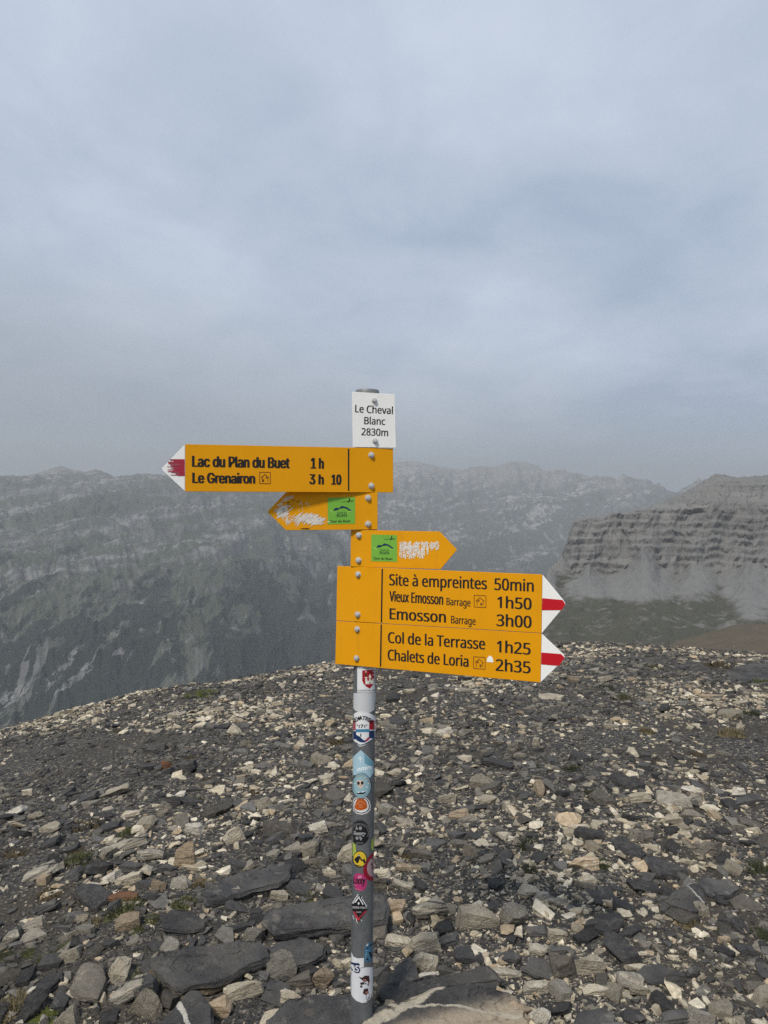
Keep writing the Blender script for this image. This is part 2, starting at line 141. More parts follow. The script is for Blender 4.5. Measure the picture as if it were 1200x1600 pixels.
  '3': '453|218,-7 188,-5 159,1 133,10 108,22 88,38 70,57 57,79 48,104 44,132 109,132 112,115 118,100 126,87 137,76 150,66 165,59 182,54 200,51 219,50 239,51 258,55 275,61 291,69 304,80 315,93 323,108 328,125 329,145 328,163 323,180 316,196 306,211 292,223 275,234 254,241 229,246 201,248 157,248 157,299 288,448 288,452 70,452 70,509 372,509 372,461 211,278 211,289 247,290 279,286 308,276 333,262 354,244 371,222 383,198 391,173 393,145 390,116 383,90 370,66 354,45 333,27 309,12 281,2 251,-5',
  'B': '456|60,0 60,509 241,509 274,507 304,501 329,491 350,477 367,461 381,442 390,421 396,398 398,374 397,353 393,336 387,320 378,307 368,295 356,286 343,278 329,272 315,267 315,262 331,260 347,254 363,245 378,234 391,220 402,203 411,184 416,161 418,136 416,111 410,88 400,67 386,48 368,31 344,18 317,8 284,2 247,0|125,57 245,57 281,60 309,67 330,80 344,96 353,115 355,137 354,153 350,169 342,184 333,197 320,209 306,218 289,225 269,229 248,231 125,231|125,285 238,285 256,287 273,290 288,296 302,304 314,314 323,326 330,340 335,355 336,372 333,393 326,412 313,429 294,442 270,449 240,452 125,452',
  'G': '520|269,-7 225,-3 185,7 149,25 118,49 91,79 69,116 53,157 43,203 40,254 43,305 53,352 69,393 91,429 117,459 149,484 184,501 223,512 265,516 291,514 316,510 340,504 363,494 384,483 403,469 421,453 436,436 449,416 460,395 468,373 474,349 408,349 402,365 395,379 387,393 378,406 368,417 356,427 344,436 330,443 315,448 300,453 283,455 265,456 236,453 209,445 183,432 160,414 141,392 125,364 113,332 106,295 103,254 106,213 113,177 125,145 141,117 161,95 184,76 210,63 238,56 269,53 296,55 322,61 345,71 365,85 382,102 396,123 407,147 413,173 415,202 434,199 283,199 283,256 478,256 478,200 475,160 466,124 451,91 431,62 406,38 377,19 344,5 308,-4',
  'L': '393|60,0 60,509 125,509 125,57 361,57 361,0',
  'P': '445|60,0 60,509 235,509 272,506 305,499 332,487 356,471 375,452 390,430 400,404 407,377 409,348 407,318 400,291 390,265 375,243 356,223 332,207 305,195 272,188 235,186 109,186 109,242 233,242 257,244 279,248 297,256 312,266 324,279 333,294 339,310 343,328 344,348 343,367 339,385 333,402 324,416 312,428 297,439 279,446 257,451 232,452 125,452 125,0',
  'a': '389|160,-9 137,-7 115,-3 94,5 76,15 60,29 48,45 38,63 32,84 30,108 32,128 36,146 43,161 53,174 64,184 78,193 92,200 108,206 125,211 143,214 161,217 178,220 200,223 218,225 234,227 247,229 257,231 265,235 271,240 274,246 276,255 276,257 275,272 272,285 267,297 260,307 251,315 240,322 227,327 212,330 196,331 178,330 163,327 149,322 137,316 127,309 118,301 110,292 104,283 100,274 41,291 51,313 64,331 79,346 95,358 114,368 133,375 153,380 173,383 194,384 208,384 223,382 239,379 255,375 271,369 286,360 300,350 312,336 322,320 330,301 335,278 337,251 337,0 277,0 277,52 272,52 267,43 260,34 252,25 242,16 229,8 215,1 199,-4 181,-7|170,45 192,47 211,51 228,59 242,68 254,80 263,93 270,108 274,122 276,138 276,190 272,187 267,184 259,182 251,180 241,178 231,176 221,174 210,173 200,171 175,168 161,166 147,163 134,159 122,153 112,147 103,139 97,130 93,118 92,105 93,93 96,82 102,72 109,64 119,57 130,52 142,48 156,46',
  'c': '396|207,-8 174,-5 144,3 117,16 93,35 72,58 56,85 44,116 37,150 34,187 37,225 44,260 56,291 72,318 93,341 117,360 144,374 174,382 207,384 226,384 243,381 260,377 276,371 291,364 305,356 318,346 330,335 340,322 349,308 356,293 362,277 303,262 300,272 295,281 290,289 284,297 278,304 270,311 261,316 252,321 242,325 231,328 220,329 207,330 184,328 163,321 145,310 130,296 118,278 108,258 102,236 98,212 96,187 98,163 102,139 108,117 118,97 130,80 145,66 163,55 184,49 207,46 220,47 232,49 243,52 253,55 262,60 271,66 279,73 285,80 292,89 297,98 301,107 304,117 363,102 357,86 350,70 341,56 331,43 319,32 306,21 292,12 277,5 261,-1 244,-5 226,-7',
  'd': '424|195,-8 165,-6 137,3 111,16 89,34 70,57 55,84 43,116 36,151 34,189 36,227 43,261 55,293 70,320 89,342 112,361 137,374 165,382 196,384 218,383 237,379 253,373 267,364 278,355 287,346 295,336 301,327 306,319 311,319 311,509 372,509 372,0 313,0 313,59 307,59 301,50 295,41 287,31 277,21 266,12 252,4 236,-3 217,-7|205,47 226,49 246,55 263,65 278,78 290,95 299,115 306,138 310,162 312,189 310,216 306,241 300,263 290,282 278,299 263,312 246,322 227,328 205,330 182,328 162,322 145,311 130,298 118,281 108,261 102,239 98,215 96,189 98,163 102,139 109,117 118,97 130,80 145,66 162,55 182,49',
  'e': '404|212,-8 177,-5 145,3 117,16 92,35 72,58 56,85 44,116 37,150 34,187 36,224 44,258 55,290 71,317 91,340 115,359 142,373 172,382 205,384 226,383 246,380 266,374 285,366 303,355 319,341 334,324 347,305 357,282 365,256 370,227 371,194 371,169 75,169 75,221 338,221 310,202 308,226 304,248 298,269 288,286 277,301 263,314 246,323 227,328 205,330 183,328 164,323 146,313 131,301 119,286 109,270 102,251 97,231 96,211 96,178 98,151 102,127 110,106 121,88 135,73 151,61 169,53 190,48 212,46 227,47 241,49 254,53 265,58 276,65 285,73 294,82 300,93 306,105 365,91 358,72 348,55 335,39 320,26 302,14 283,4 261,-3 237,-7',
  'h': '410|114,227 114,0 53,0 53,509 114,509 114,287 102,287 116,319 132,344 152,362 175,374 200,382 227,384 252,383 275,377 295,369 313,356 328,340 341,321 350,298 355,271 357,240 357,0 296,0 296,235 293,263 286,286 273,304 256,318 235,326 210,329 192,328 176,324 161,317 147,308 136,297 126,283 119,266 115,248',
  'i': '167|53,0 53,379 114,379 114,0|84,443 73,444 63,448 54,455 47,463 43,472 41,483 43,494 47,504 54,512 63,518 73,522 84,524 95,522 105,518 114,512 121,504 125,494 126,483 125,472 121,463 114,455 105,448 95,444',
  'l': '189|139,-2 112,0 91,8 74,20 62,37 55,59 53,84 53,509 114,509 114,99 114,83 117,71 120,62 126,57 135,53 146,52 152,52 157,52 160,53 164,53 167,54 170,54 181,3 175,1 169,0 162,-1 154,-2 147,-2',
  'n': '410|114,227 114,0 53,0 53,379 112,379 112,287 102,287 116,319 132,344 152,362 175,374 200,382 227,384 252,383 275,377 295,369 313,356 328,340 341,321 350,298 355,271 357,240 357,0 296,0 296,235 293,263 286,286 273,304 256,318 235,326 210,329 192,328 176,324 161,317 147,308 136,297 126,283 119,266 115,248',
  'o': '415|207,-8 174,-5 144,3 117,16 93,35 72,58 56,85 44,116 37,150 34,187 37,225 44,260 56,291 72,318 93,341 117,360 144,374 174,382 207,384 241,382 271,374 299,360 323,341 343,318 359,291 371,260 379,225 381,187 379,150 371,116 359,85 343,58 323,35 299,16 271,3 241,-5|207,46 231,49 252,55 270,66 285,80 298,97 307,117 314,139 318,163 319,187 318,212 314,236 307,258 298,278 285,296 270,310 252,321 231,328 207,330 184,328 163,321 145,310 130,296 118,278 108,258 102,236 98,212 96,187 98,163 102,139 108,117 118,97 130,80 145,66 163,55 184,49',
  'r': '259|53,0 53,379 112,379 112,321 115,321 124,339 137,354 152,367 171,377 191,383 213,385 229,384 243,384 243,322 241,323 236,324 230,324 223,325 215,326 207,326 190,324 174,321 159,315 146,306 135,296 126,284 119,269 115,254 114,237 114,0',
  't': '227|204,379 204,327 6,327 6,379|65,471 126,471 126,98 127,83 130,70 136,61 144,55 156,51 170,50 175,50 180,50 185,51 191,52 197,53 202,54 213,2 207,0 200,-2 192,-3 184,-3 176,-4 168,-4 138,-1 113,7 92,21 77,41 68,64 65,93',
  'u': '410|182,-5 158,-3 135,2 115,11 97,23 82,39 69,59 60,82 54,109 53,139 53,379 114,379 114,144 116,117 124,94 137,75 154,61 175,53 200,50 218,51 234,55 249,62 263,71 274,83 283,97 290,113 295,132 296,153 296,379 357,379 357,0 298,0 298,92 307,92 294,60 277,35 257,17 234,5 209,-3',
 },
}
# ------------------------------------------------------------------ helpers
def ray(px, py):
    return _f + _r * ((px - 600.0) / F) - _u * ((py - 800.0) / F)

def rays_np(px, py):
    px = np.asarray(px, float); py = np.asarray(py, float)
    a = (px - 600.0) / F; b = -(py - 800.0) / F
    return np.stack([_f[i] + _r[i] * a + _u[i] * b for i in range(3)], -1)

_rng = np.random.RandomState(11)
_perm = np.concatenate([_rng.permutation(256)] * 3)
_grad = _rng.normal(size=(256, 3)); _grad /= np.linalg.norm(_grad, axis=1)[:, None]
def pn(x, y, z=0.0):
    """gradient noise, about -0.7..0.7, for arrays"""
    x, y, z = np.broadcast_arrays(np.asarray(x, float), np.asarray(y, float), np.asarray(z, float))
    xi = np.floor(x).astype(int); yi = np.floor(y).astype(int); zi = np.floor(z).astype(int)
    fx = x - xi; fy = y - yi; fz = z - zi
    u = fx * fx * fx * (fx * (fx * 6 - 15) + 10); v = fy * fy * fy * (fy * (fy * 6 - 15) + 10); w = fz * fz * fz * (fz * (fz * 6 - 15) + 10)
    r = 0
    for i in (0, 1):
        for j in (0, 1):
            for k in (0, 1):
                h = _perm[_perm[_perm[(xi + i) & 255] + ((yi + j) & 255)] + ((zi + k) & 255)]
                g = _grad[h]
                d = g[..., 0] * (fx - i) + g[..., 1] * (fy - j) + g[..., 2] * (fz - k)
                r = r + d * (u if i else 1 - u) * (v if j else 1 - v) * (w if k else 1 - w)
    return r
def fbm(x, y, z=0.0, o=4, g=0.5):
    s = 0; a = 1.0; q = 1.0
    for i in range(o):
        s = s + a * pn(np.asarray(x) * q + 17.3 * i, np.asarray(y) * q + 5.1 * i, np.asarray(z) * q); a *= g; q *= 2.03
    return s
def ridged(x, y, z=0.0, o=4, g=0.5):
    s = 0; a = 1.0; q = 1.0
    for i in range(o):
        s = s + a * (1 - 2.2 * np.abs(pn(np.asarray(x) * q + 9.7 * i, np.asarray(y) * q + 3.3 * i, np.asarray(z) * q))); a *= g; q *= 2.1
    return s

def link(o, parent=None):
    COL.objects.link(o)
    if parent is not None: o.parent = parent
    return o
def mesh_np(name, V, tris, quads=None, mats=(), smooth=False, color=None, parent=None):
    """one mesh object from numpy arrays"""
    me = bpy.data.meshes.new(name)
    V = np.asarray(V, np.float32)
    nt3 = 0 if tris is None else len(tris); nq = 0 if quads is None else len(quads)
    loops = np.concatenate(([np.asarray(tris, np.int32).ravel()] if nt3 else []) + ([np.asarray(quads, np.int32).ravel()] if nq else []))
    me.vertices.add(len(V)); me.vertices.foreach_set('co', V.ravel())
    me.loops.add(len(loops)); me.loops.foreach_set('vertex_index', loops)
    me.polygons.add(nt3 + nq)
    st = np.concatenate([np.arange(nt3) * 3, nt3 * 3 + np.arange(nq) * 4]).astype(np.int32)
    me.polygons.foreach_set('loop_start', st)
    me.polygons.foreach_set('use_smooth', np.full(nt3 + nq, smooth, dtype=bool))
    me.update(calc_edges=True)
    for m in mats: me.materials.append(m)
    if color is not None:
        a = me.attributes.new('tint', 'FLOAT_COLOR', 'POINT')
        a.data.foreach_set('color', np.asarray(color, np.float32).ravel())
    return link(bpy.data.objects.new(name, me), parent)
def tag(o, label=None, cat=None, group=None, kind=None):
    if label: o['label'] = label
    if cat: o['category'] = cat
    if group: o['group'] = group
    if kind: o['kind'] = kind
    return o
def empty(name, loc=(0, 0, 0), parent=None):
    o = bpy.data.objects.new(name, None); o.empty_display_size = 0.1
    link(o, parent); o.location = loc
    return o

class N:
    """small node-graph writer"""
    def __init__(s, name):
        s.m = bpy.data.materials.new(name); s.m.use_nodes = True
        s.t = s.m.node_tree; s.t.nodes.clear()
        s.out = s.t.nodes.new('ShaderNodeOutputMaterial')
        s.b = s.t.nodes.new('ShaderNodeBsdfPrincipled'); s.t.links.new(s.b.outputs[0], s.out.inputs[0])
        s.b.inputs['Specular IOR Level'].default_value = 0.3
    def put(s, sock, v):
        if isinstance(v, bpy.types.NodeSocket): s.t.links.new(v, sock)
        elif isinstance(v, (tuple, list)) and sock.type == 'RGBA' and len(v) == 3: sock.default_value = (*v, 1)
        else: sock.default_value = v
    def node(s, t, **k):
        n = s.t.nodes.new(t)
        for a, b in k.items(): setattr(n, a, b)
        return n
    def math(s, op, a, b=0.0, c=None):
        n = s.node('ShaderNodeMath', operation=op); s.put(n.inputs[0], a); s.put(n.inputs[1], b)
        if c is not None: s.put(n.inputs[2], c)
        return n.outputs[0]
    def coord(s, which='Object'): return s.node('ShaderNodeTexCoord').outputs[which]
    def pos(s): return s.node('ShaderNodeNewGeometry').outputs['Position']
    def nrm(s): return s.node('ShaderNodeNewGeometry').outputs['Normal']
    def xyz(s, v):
        n = s.node('ShaderNodeSeparateXYZ'); s.put(n.inputs[0], v); return n.outputs
    def comb(s, x, y, z):
        n = s.node('ShaderNodeCombineXYZ')
        for i, v in enumerate((x, y, z)): s.put(n.inputs[i], v)
        return n.outputs[0]
    def map(s, v, scale=(1, 1, 1), rot=(0, 0, 0), loc=(0, 0, 0)):
        n = s.node('ShaderNodeMapping'); s.put(n.inputs[0], v)
        n.inputs['Scale'].default_value = scale; n.inputs['Rotation'].default_value = rot; n.inputs['Location'].default_value = loc
        return n.outputs[0]
    def noise(s, v, scale, det=4, rough=0.5, dist=0.0, color=False):
        n = s.node('ShaderNodeTexNoise'); s.put(n.inputs['Vector'], v)
        for k, x in (('Scale', scale), ('Detail', det), ('Roughness', rough), ('Distortion', dist)): s.put(n.inputs[k], x)
        return n.outputs[1 if color else 0]
    def voro(s, v, scale, feature='F1', out='Distance'):
        n = s.node('ShaderNodeTexVoronoi', feature=feature); s.put(n.inputs['Vector'], v); n.inputs['Scale'].default_value = scale
        return n.outputs[out]
    def ramp(s, f, stops, interp='LINEAR'):
        n = s.node('ShaderNodeValToRGB'); s.put(n.inputs[0], f); e = n.color_ramp; e.interpolation = interp
        while len(e.elements) < len(stops): e.elements.new(0.5)
        for el_, (p, c) in zip(e.elements, stops):
            el_.position = p; el_.color = (c, c, c, 1) if isinstance(c, (int, float)) else (*c, 1)
        return n.outputs[0]
    def step(s, f, lo, hi):
        n = s.node('ShaderNodeMapRange'); n.interpolation_type = 'SMOOTHSTEP'
        s.put(n.inputs['Value'], f); s.put(n.inputs['From Min'], lo); s.put(n.inputs['From Max'], hi)
        return n.outputs[0]
    def mix(s, f, a, b, mode='MIX'):
        n = s.node('ShaderNodeMix', data_type='RGBA', blend_type=mode)
        s.put(n.inputs[0], f); s.put(n.inputs[6], a); s.put(n.inputs[7], b)
        return n.outputs[2]
    def bump(s, h, strength=0.5, dist=0.01):
        n = s.node('ShaderNodeBump'); n.inputs['Strength'].default_value = strength; n.inputs['Distance'].default_value = dist
        s.put(n.inputs['Height'], h); s.t.links.new(n.outputs[0], s.b.inputs['Normal'])
    def fin(s, color=None, rough=None, metal=None):
        if color is not None: s.put(s.b.inputs['Base Color'], color)
        if rough is not None: s.put(s.b.inputs['Roughness'], rough)
        if metal is not None: s.put(s.b.inputs['Metallic'], metal)
        return s.m

# ------------------------------------------------------------------ the shape of the summit
_RU = np.array([-1100, -400, 0, 100, 200, 250, 300, 400, 500, 600, 700, 800, 880, 960, 1050, 1130, 1200, 1600, 2300], float)
_RY = np.array([1300, 1238, 1146, 1118, 1091, 1079, 1069, 1053, 1040, 1024, 1014, 1010, 1010, 1010, 1013, 1021, 1028, 1060, 1120], float)
_rr = rays_np(_RU, _RY)
_Raz = np.arctan2(_rr[:, 0], _rr[:, 1]); _Rs = -_rr[:, 2] / np.hypot(_rr[:, 0], _rr[:, 1])
_Raz = np.concatenate([[-math.pi], _Raz, [math.pi]]); _Rs = np.concatenate([[0.36], _Rs, [0.36]])
H0, K1 = 1.55, -0.06
def ground_z(x, y, fine=True):
    x = np.asarray(x, float); y = np.asarray(y, float)
    d = np.hypot(x, y); a = np.arctan2(x, y)
    s = np.interp(a, _Raz, _Rs)
    k2 = ((s - K1) / 2) ** 2 / H0
    dc = (0.72 - K1) / (2 * k2)
    dd = np.minimum(d, dc)
    drop = H0 + K1 * dd + k2 * dd * dd + (d - dd) * 0.72
    z = 1.6 - drop
    near = np.clip(1 - d / 400, 0, 1)
    z = z + 0.16 * fbm(x * 0.35, y * 0.35, 1.3, 2) * np.clip((d - 1.5) / 6, 0, 1) * near + 0.05 * fbm(x * 0.9, y * 0.9, 2.2, 3) * near
    if fine: z = z + 0.018 * fbm(x * 5, y * 5, 4.2, 2) * near
    far = np.clip((d - 60) / 300, 0, 1)
    z = z + far * 0.05 * d * fbm(x * 0.004, y * 0.004, 0.5, 4) * np.clip((z + 1700) / 600, 0, 1)
    return np.maximum(z, -1750 + 25 * fbm(x * 0.001, y * 0.001, 0, 3))
def on_ground(px, py):
    r = ray(px, py)
    t = np.concatenate([np.arange(0.8, 6, 0.01), np.arange(6, 25, 0.05)])
    x = CAM.x + r.x * t; y = CAM.y + r.y * t; z = CAM.z + r.z * t
    under = z < ground_z(x, y)
    i = int(np.argmax(under)) if under.any() else len(t) // 3
    return Vector((x[i], y[i], float(ground_z(x[i], y[i]))))
# ------------------------------------------------------------------ ground sheet
def ground_material():
    n = N('gravelly_ground'); p = n.pos()
    big = n.noise(p, 1.3, 4); g = n.noise(p, 60, 6, 0.65); v = n.voro(p, 95, 'F1', 'Color')
    vs = n.xyz(v)[0]
    c = n.ramp(vs, [(0, (0.026, 0.025, 0.025)), (0.55, (0.052, 0.050, 0.048)), (0.8, (0.080, 0.075, 0.067)), (0.94, (0.20, 0.18, 0.145)), (1, (0.30, 0.27, 0.22))])
    c = n.mix(n.step(big, 0.45, 0.7), c, (0.055, 0.048, 0.038))
    dist = n.node('ShaderNodeVectorMath', operation='LENGTH'); n.put(dist.inputs[0], p)
    farc = n.mix(n.noise(p, 0.05, 6), (0.07, 0.068, 0.06), (0.11, 0.105, 0.09))
    c = n.mix(n.step(dist.outputs['Value'], 25, 120), c, farc)
    n.bump(n.math('ADD', n.voro(p, 95), n.math('MULTIPLY', g, 0.5)), 0.9, 0.012)
    return n.fin(c, 0.9)
azs = np.radians(np.concatenate([np.arange(-180, -50, 5), np.arange(-50, 50, 0.3), np.arange(50, 180, 5)]))
rs = [0.25]
while rs[-1] < 24000: rs.append(rs[-1] * (1.022 if rs[-1] < 22 else 1.13))
rs = np.array(rs)
A, R = np.meshgrid(azs, rs)
X = R * np.sin(A); Y = R * np.cos(A); Z = ground_z(X, Y)
na, nr = len(azs), len(rs)
V = np.stack([X, Y, Z], -1).reshape(-1, 3); V = np.concatenate([V, [[0, 0, float(ground_z(0.0, 0.0))]]])
ii = np.arange(nr - 1)[:, None] * na; jj = np.arange(na)[None, :]; j2 = (jj + 1) % na
Q = np.stack([ii + jj, ii + j2, ii + na + j2, ii + na + jj], -1).reshape(-1, 4)[:, ::-1]
T = np.stack([np.arange(na), np.full(na, len(V) - 1), (np.arange(na) + 1) % na], -1)
tag(mesh_np('ground', V, T, Q, [ground_material()], smooth=True), kind='structure')

# ------------------------------------------------------------------ mountains, built in rows that run along them at their own distances
def sheet(name, us, rows, material, relief, sub, behind=0.35):
    """rows: list of (depth(us), pixel row(us)); depths in metres from the viewpoint; relief(u, t, P) gives metres of vertical relief"""
    D = np.array([np.broadcast_to(r[0], us.shape) for r in rows], float); Yp = np.array([np.broadcast_to(r[1], us.shape) for r in rows], float)
    nrow = len(rows); ts = np.linspace(0, nrow - 1, (nrow - 1) * sub + 1)
    i0 = np.minimum(ts.astype(int), nrow - 2); f = (ts - i0)[:, None]
    d = D[i0] * (1 - f) + D[i0 + 1] * f
    rr = rays_np(us[None, :] + 0 * Yp, Yp); zc = rr[..., 2] / rr[..., 1] * D
    z = zc[i0] * (1 - f) + zc[i0 + 1] * f
    tanx = (us - 600) / F
    x = tanx[None, :] * d; y = d.copy(); z = z + 1.6
    tt = ts[:, None] / (nrow - 1) + 0 * x
    x2, y2, z2 = relief(us[None, :] + 0 * x, tt, x, y, z)
    # the far side falls away behind the skyline
    nb = 14; k = np.arange(1, nb + 1)[:, None] / nb
    yb = y2[-1] * (1 + 0.25 * k); xb = x2[-1] * (1 + 0.25 * k); zb = z2[-1] - k ** 1.2 * behind * y2[-1] * 0.25 * 2.2
    x2 = np.concatenate([x2, xb]); y2 = np.concatenate([y2, yb]); z2 = np.concatenate([z2, zb])
    nr_, nu = x2.shape
    V = np.stack([x2, y2, z2], -1).reshape(-1, 3)
    ii = np.arange(nr_ - 1)[:, None] * nu; jj = np.arange(nu - 1)[None, :]
    Q = np.stack([ii + jj, ii + jj + 1, ii + nu + jj + 1, ii + nu + jj], -1).reshape(-1, 4)
    return tag(mesh_np(name, V, None, Q, [material], smooth=True), kind='structure')

def massif_material(name, dip, forest_z, period):
    n = N(name); p = n.pos(); x, y, z = n.xyz(p)
    nz = n.xyz(n.nrm())[2]
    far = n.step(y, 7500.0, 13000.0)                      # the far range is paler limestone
    lat = n.math('SUBTRACT', z, n.math('MULTIPLY', x, dip))
    s = n.math('ADD', n.math('DIVIDE', lat, period), n.math('MULTIPLY', n.noise(p, 0.0007, 4, 0.5), 2.2))
    band = n.noise(n.comb(n.math('MULTIPLY', x, 0.0006), n.math('MULTIPLY', y, 0.0003), s), 1.0, 6, 0.62)
    fine = n.noise(n.map(p, (0.008, 0.005, 0.014)), 1.0, 9, 0.70)
    al = n.math('ADD', x, n.math('MULTIPLY', z, dip))
    patch = n.noise(n.comb(n.math('MULTIPLY', al, 0.0007), n.math('MULTIPLY', y, 0.0005), n.math('MULTIPLY', lat, 0.0030)), 1.0, 7, 0.62, 0.4)
    gully = n.noise(n.map(p, (0.0075, 0.0016, 0.0020)), 1.0, 7, 0.68, 0.8)
    grass = n.mix(n.noise(n.map(p, (0.004, 0.002, 0.004)), 1.0, 7, 0.66), (0.032, 0.040, 0.031), (0.084, 0.090, 0.070))
    rock = n.mix(fine, (0.062, 0.066, 0.068), (0.150, 0.152, 0.150))
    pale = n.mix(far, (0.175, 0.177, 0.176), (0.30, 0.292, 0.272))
    up = n.step(z, -700.0, 100.0)
    rm = n.math('ADD', n.math('MULTIPLY', n.math('SUBTRACT', band, 0.5), 1.3), n.math('ADD', n.math('MULTIPLY', n.math('SUBTRACT', patch, 0.5), 1.1), n.math('MULTIPLY', n.math('SUBTRACT', 0.78, nz), 0.9)))
    rm = n.math('ADD', rm, n.math('MULTIPLY', up, 0.16))
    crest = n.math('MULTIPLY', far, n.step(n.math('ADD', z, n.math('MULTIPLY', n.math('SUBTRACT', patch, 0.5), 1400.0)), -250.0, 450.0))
    c = n.mix(n.step(rm, -0.06, 0.14), grass, rock)
    pb = n.math('ADD', n.math('MULTIPLY', n.math('SUBTRACT', band, 0.5), 1.0), n.math('MULTIPLY', n.math('SUBTRACT', fine, 0.5), 0.9))
    c = n.mix(n.math('MULTIPLY', n.step(pb, 0.06, 0.15), 0.95), c, pale)
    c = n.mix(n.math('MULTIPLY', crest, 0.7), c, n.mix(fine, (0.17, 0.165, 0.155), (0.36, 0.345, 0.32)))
    gl = n.math('ADD', gully, n.math('MULTIPLY', n.math('SUBTRACT', patch, 0.5), 0.5))
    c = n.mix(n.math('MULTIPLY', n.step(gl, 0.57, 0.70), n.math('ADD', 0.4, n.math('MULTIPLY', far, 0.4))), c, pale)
    fm = n.math('ADD', z, n.math('MULTIPLY', n.math('SUBTRACT', n.noise(n.map(p, (0.0030, 0.0012, 0.0016)), 1.0, 7, 0.66), 0.5), 1500.0))
    fm = n.math('ADD', fm, n.math('MULTIPLY', n.step(gl, 0.52, 0.66), 500.0))
    fc = n.mix(n.noise(p, 0.03, 6, 0.75), (0.007, 0.012, 0.013), (0.024, 0.032, 0.028))
    c = n.mix(n.math('MULTIPLY', n.step(fm, forest_z + 40.0, forest_z - 40.0), n.math('SUBTRACT', 1.0, far)), c, fc)
    c = n.mix(0.30, c, n.ramp(fine, [(0.3, 0.5), (0.5, 1.0), (0.7, 1.5)]), 'MULTIPLY')
    n.bump(n.math('ADD', n.noise(p, 0.02, 9, 0.72), n.math('MULTIPLY', band, 1.6)), 0.6, 30.0)
    return n.fin(c, 0.95)

us = np.linspace(-420, 1300, 1150)
sky_u = np.array([-420, -200, -80, 0, 22, 50, 72, 95, 112, 130, 150, 165, 178, 200, 228, 255, 300, 360, 430, 500, 560, 613, 640, 655, 690, 722, 745, 772, 800, 818, 838, 852, 868, 884, 905, 930, 955, 985, 1003, 1022, 1040, 1100, 1300], float)
sky_y = np.array([700, 735, 748, 751, 746, 744, 737, 729, 735, 740, 735, 742, 751, 746, 741, 746, 742, 738, 745, 735, 730, 724, 721, 723, 731, 735, 729, 730, 722, 723, 728, 737, 737, 739, 743, 751, 760, 762, 758, 764, 776, 785, 800], float)
sk = np.interp(us, sky_u, sky_y)
w = np.clip((us - 330) / 420, 0, 1); w = w * w * (3 - 2 * w)      # 0 on the near massif, 1 on the farther range
lerp = lambda a, b: a * (1 - w) + b * w
def relief_far(u, t, x, y, z):
    r = np.hypot(x, y); lat = np.arctan2(x, y)
    env = np.clip(t * 8, 0, 1) * (1 - 0.98 * np.clip((t - 0.84) / 0.16, 0, 1))
    q = lat * 9; tt_ = np.log(r / 3000) * 3.2
    spur = ridged(q * 1.3 + 0.9 * fbm(q, tt_, 3.3, 2), tt_ * 0.75, 0.4, 5, 0.52)
    crag = fbm(q * 9, tt_ * 9, 2.0, 4, 0.6)
    rib = ridged(q * 3.6 + 0.7 * fbm(q * 2, tt_ * 2, 5.3, 2), tt_ * 1.3, 1.4, 4, 0.55)
    h = env * r * (0.018 * spur + 0.007 * rib + 0.004 * crag)
    s = (z - 0.26 * x) / 190 + 1.3 * fbm(x / 1500, y / 1500, 1.0, 3)
    fr = s - np.floor(s); st = np.where(fr < 0.25, fr * 4, 1.0) - fr
    h = h + env * 70 * st * np.clip(0.7 + 1.4 * fbm(x / 900, y / 900, 6.0, 2), 0, 1.3)
    top = np.clip((t - 0.9) / 0.1, 0, 1)
    h = h + top * r * 0.0016 * fbm(q * 20, t * 3, 8.0, 4, 0.55)
    return x, y, z + h
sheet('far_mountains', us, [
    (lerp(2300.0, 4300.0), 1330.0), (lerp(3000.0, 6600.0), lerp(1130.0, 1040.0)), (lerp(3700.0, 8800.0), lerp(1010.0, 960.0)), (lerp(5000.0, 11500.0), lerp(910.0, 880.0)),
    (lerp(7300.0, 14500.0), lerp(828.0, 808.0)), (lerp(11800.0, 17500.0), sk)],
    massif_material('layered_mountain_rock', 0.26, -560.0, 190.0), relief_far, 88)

us2 = np.linspace(770, 1420, 620)
top_u = np.array([770, 800, 830, 848, 856, 862, 878, 888, 894, 900, 925, 950, 975, 1005, 1020, 1036, 1050, 1062, 1076, 1092, 1106, 1117, 1130, 1150, 1175, 1200, 1300, 1420], float)
top_y = np.array([1015, 985, 945, 912, 897, 887, 868, 842, 818, 811, 808, 805, 801, 797, 791, 785, 778, 773, 765, 755, 747, 740, 742, 746, 744, 742, 736, 742], float)
tk = np.interp(us2, top_u, top_y)
def row(pts):
    a = np.array(pts, float); return np.maximum(np.interp(us2, a[:, 0], a[:, 1]), tk + 1.5)
def relief_cliff(u, t, x, y, z):
    lat = np.arctan2(x, y) * 40
    rowi = t * 6
    cl = np.clip((rowi - 2.7) * 3, 0, 1) * np.clip((5.9 - rowi) * 1.4, 0, 1)
    butt = ridged(lat * 0.75 + 0.5 * fbm(lat * 0.6, z / 70, 4, 2), z / 260, 0.2, 3, 0.5)
    blk = fbm(lat * 1.0 + 0.12 * fbm(lat * 3, z / 14, 8, 2), z / 75, 1.0, 4, 0.55)
    y2 = y - cl * (18 * butt + 12 * np.round(blk * 5) / 5 + 6 * blk)
    s = z / 19 + 0.5 * fbm(lat * 0.5, z / 200, 3, 2); fr = s - np.floor(s)
    y2 = y2 + cl * 12 * (np.minimum(fr * 4, 1 - fr) - 0.35) * np.clip(0.6 + fbm(lat, z / 100, 7, 2), 0, 1.2)
    env = np.clip(t * 6, 0, 1) * (1 - np.clip((t - 0.93) / 0.07, 0, 1))
    h = env * (7 * fbm(lat * 1.5, np.log(y / 900) * 34, 5, 4, 0.55) + 16 * (1 - cl) * fbm(lat * 0.7, np.log(y / 900) * 4, 9, 2))
    h = h + np.clip((t - 0.9) / 0.1, 0, 1) * 5 * fbm(lat * 7, t, 2, 3)
    return x * y2 / y, y2, z + h
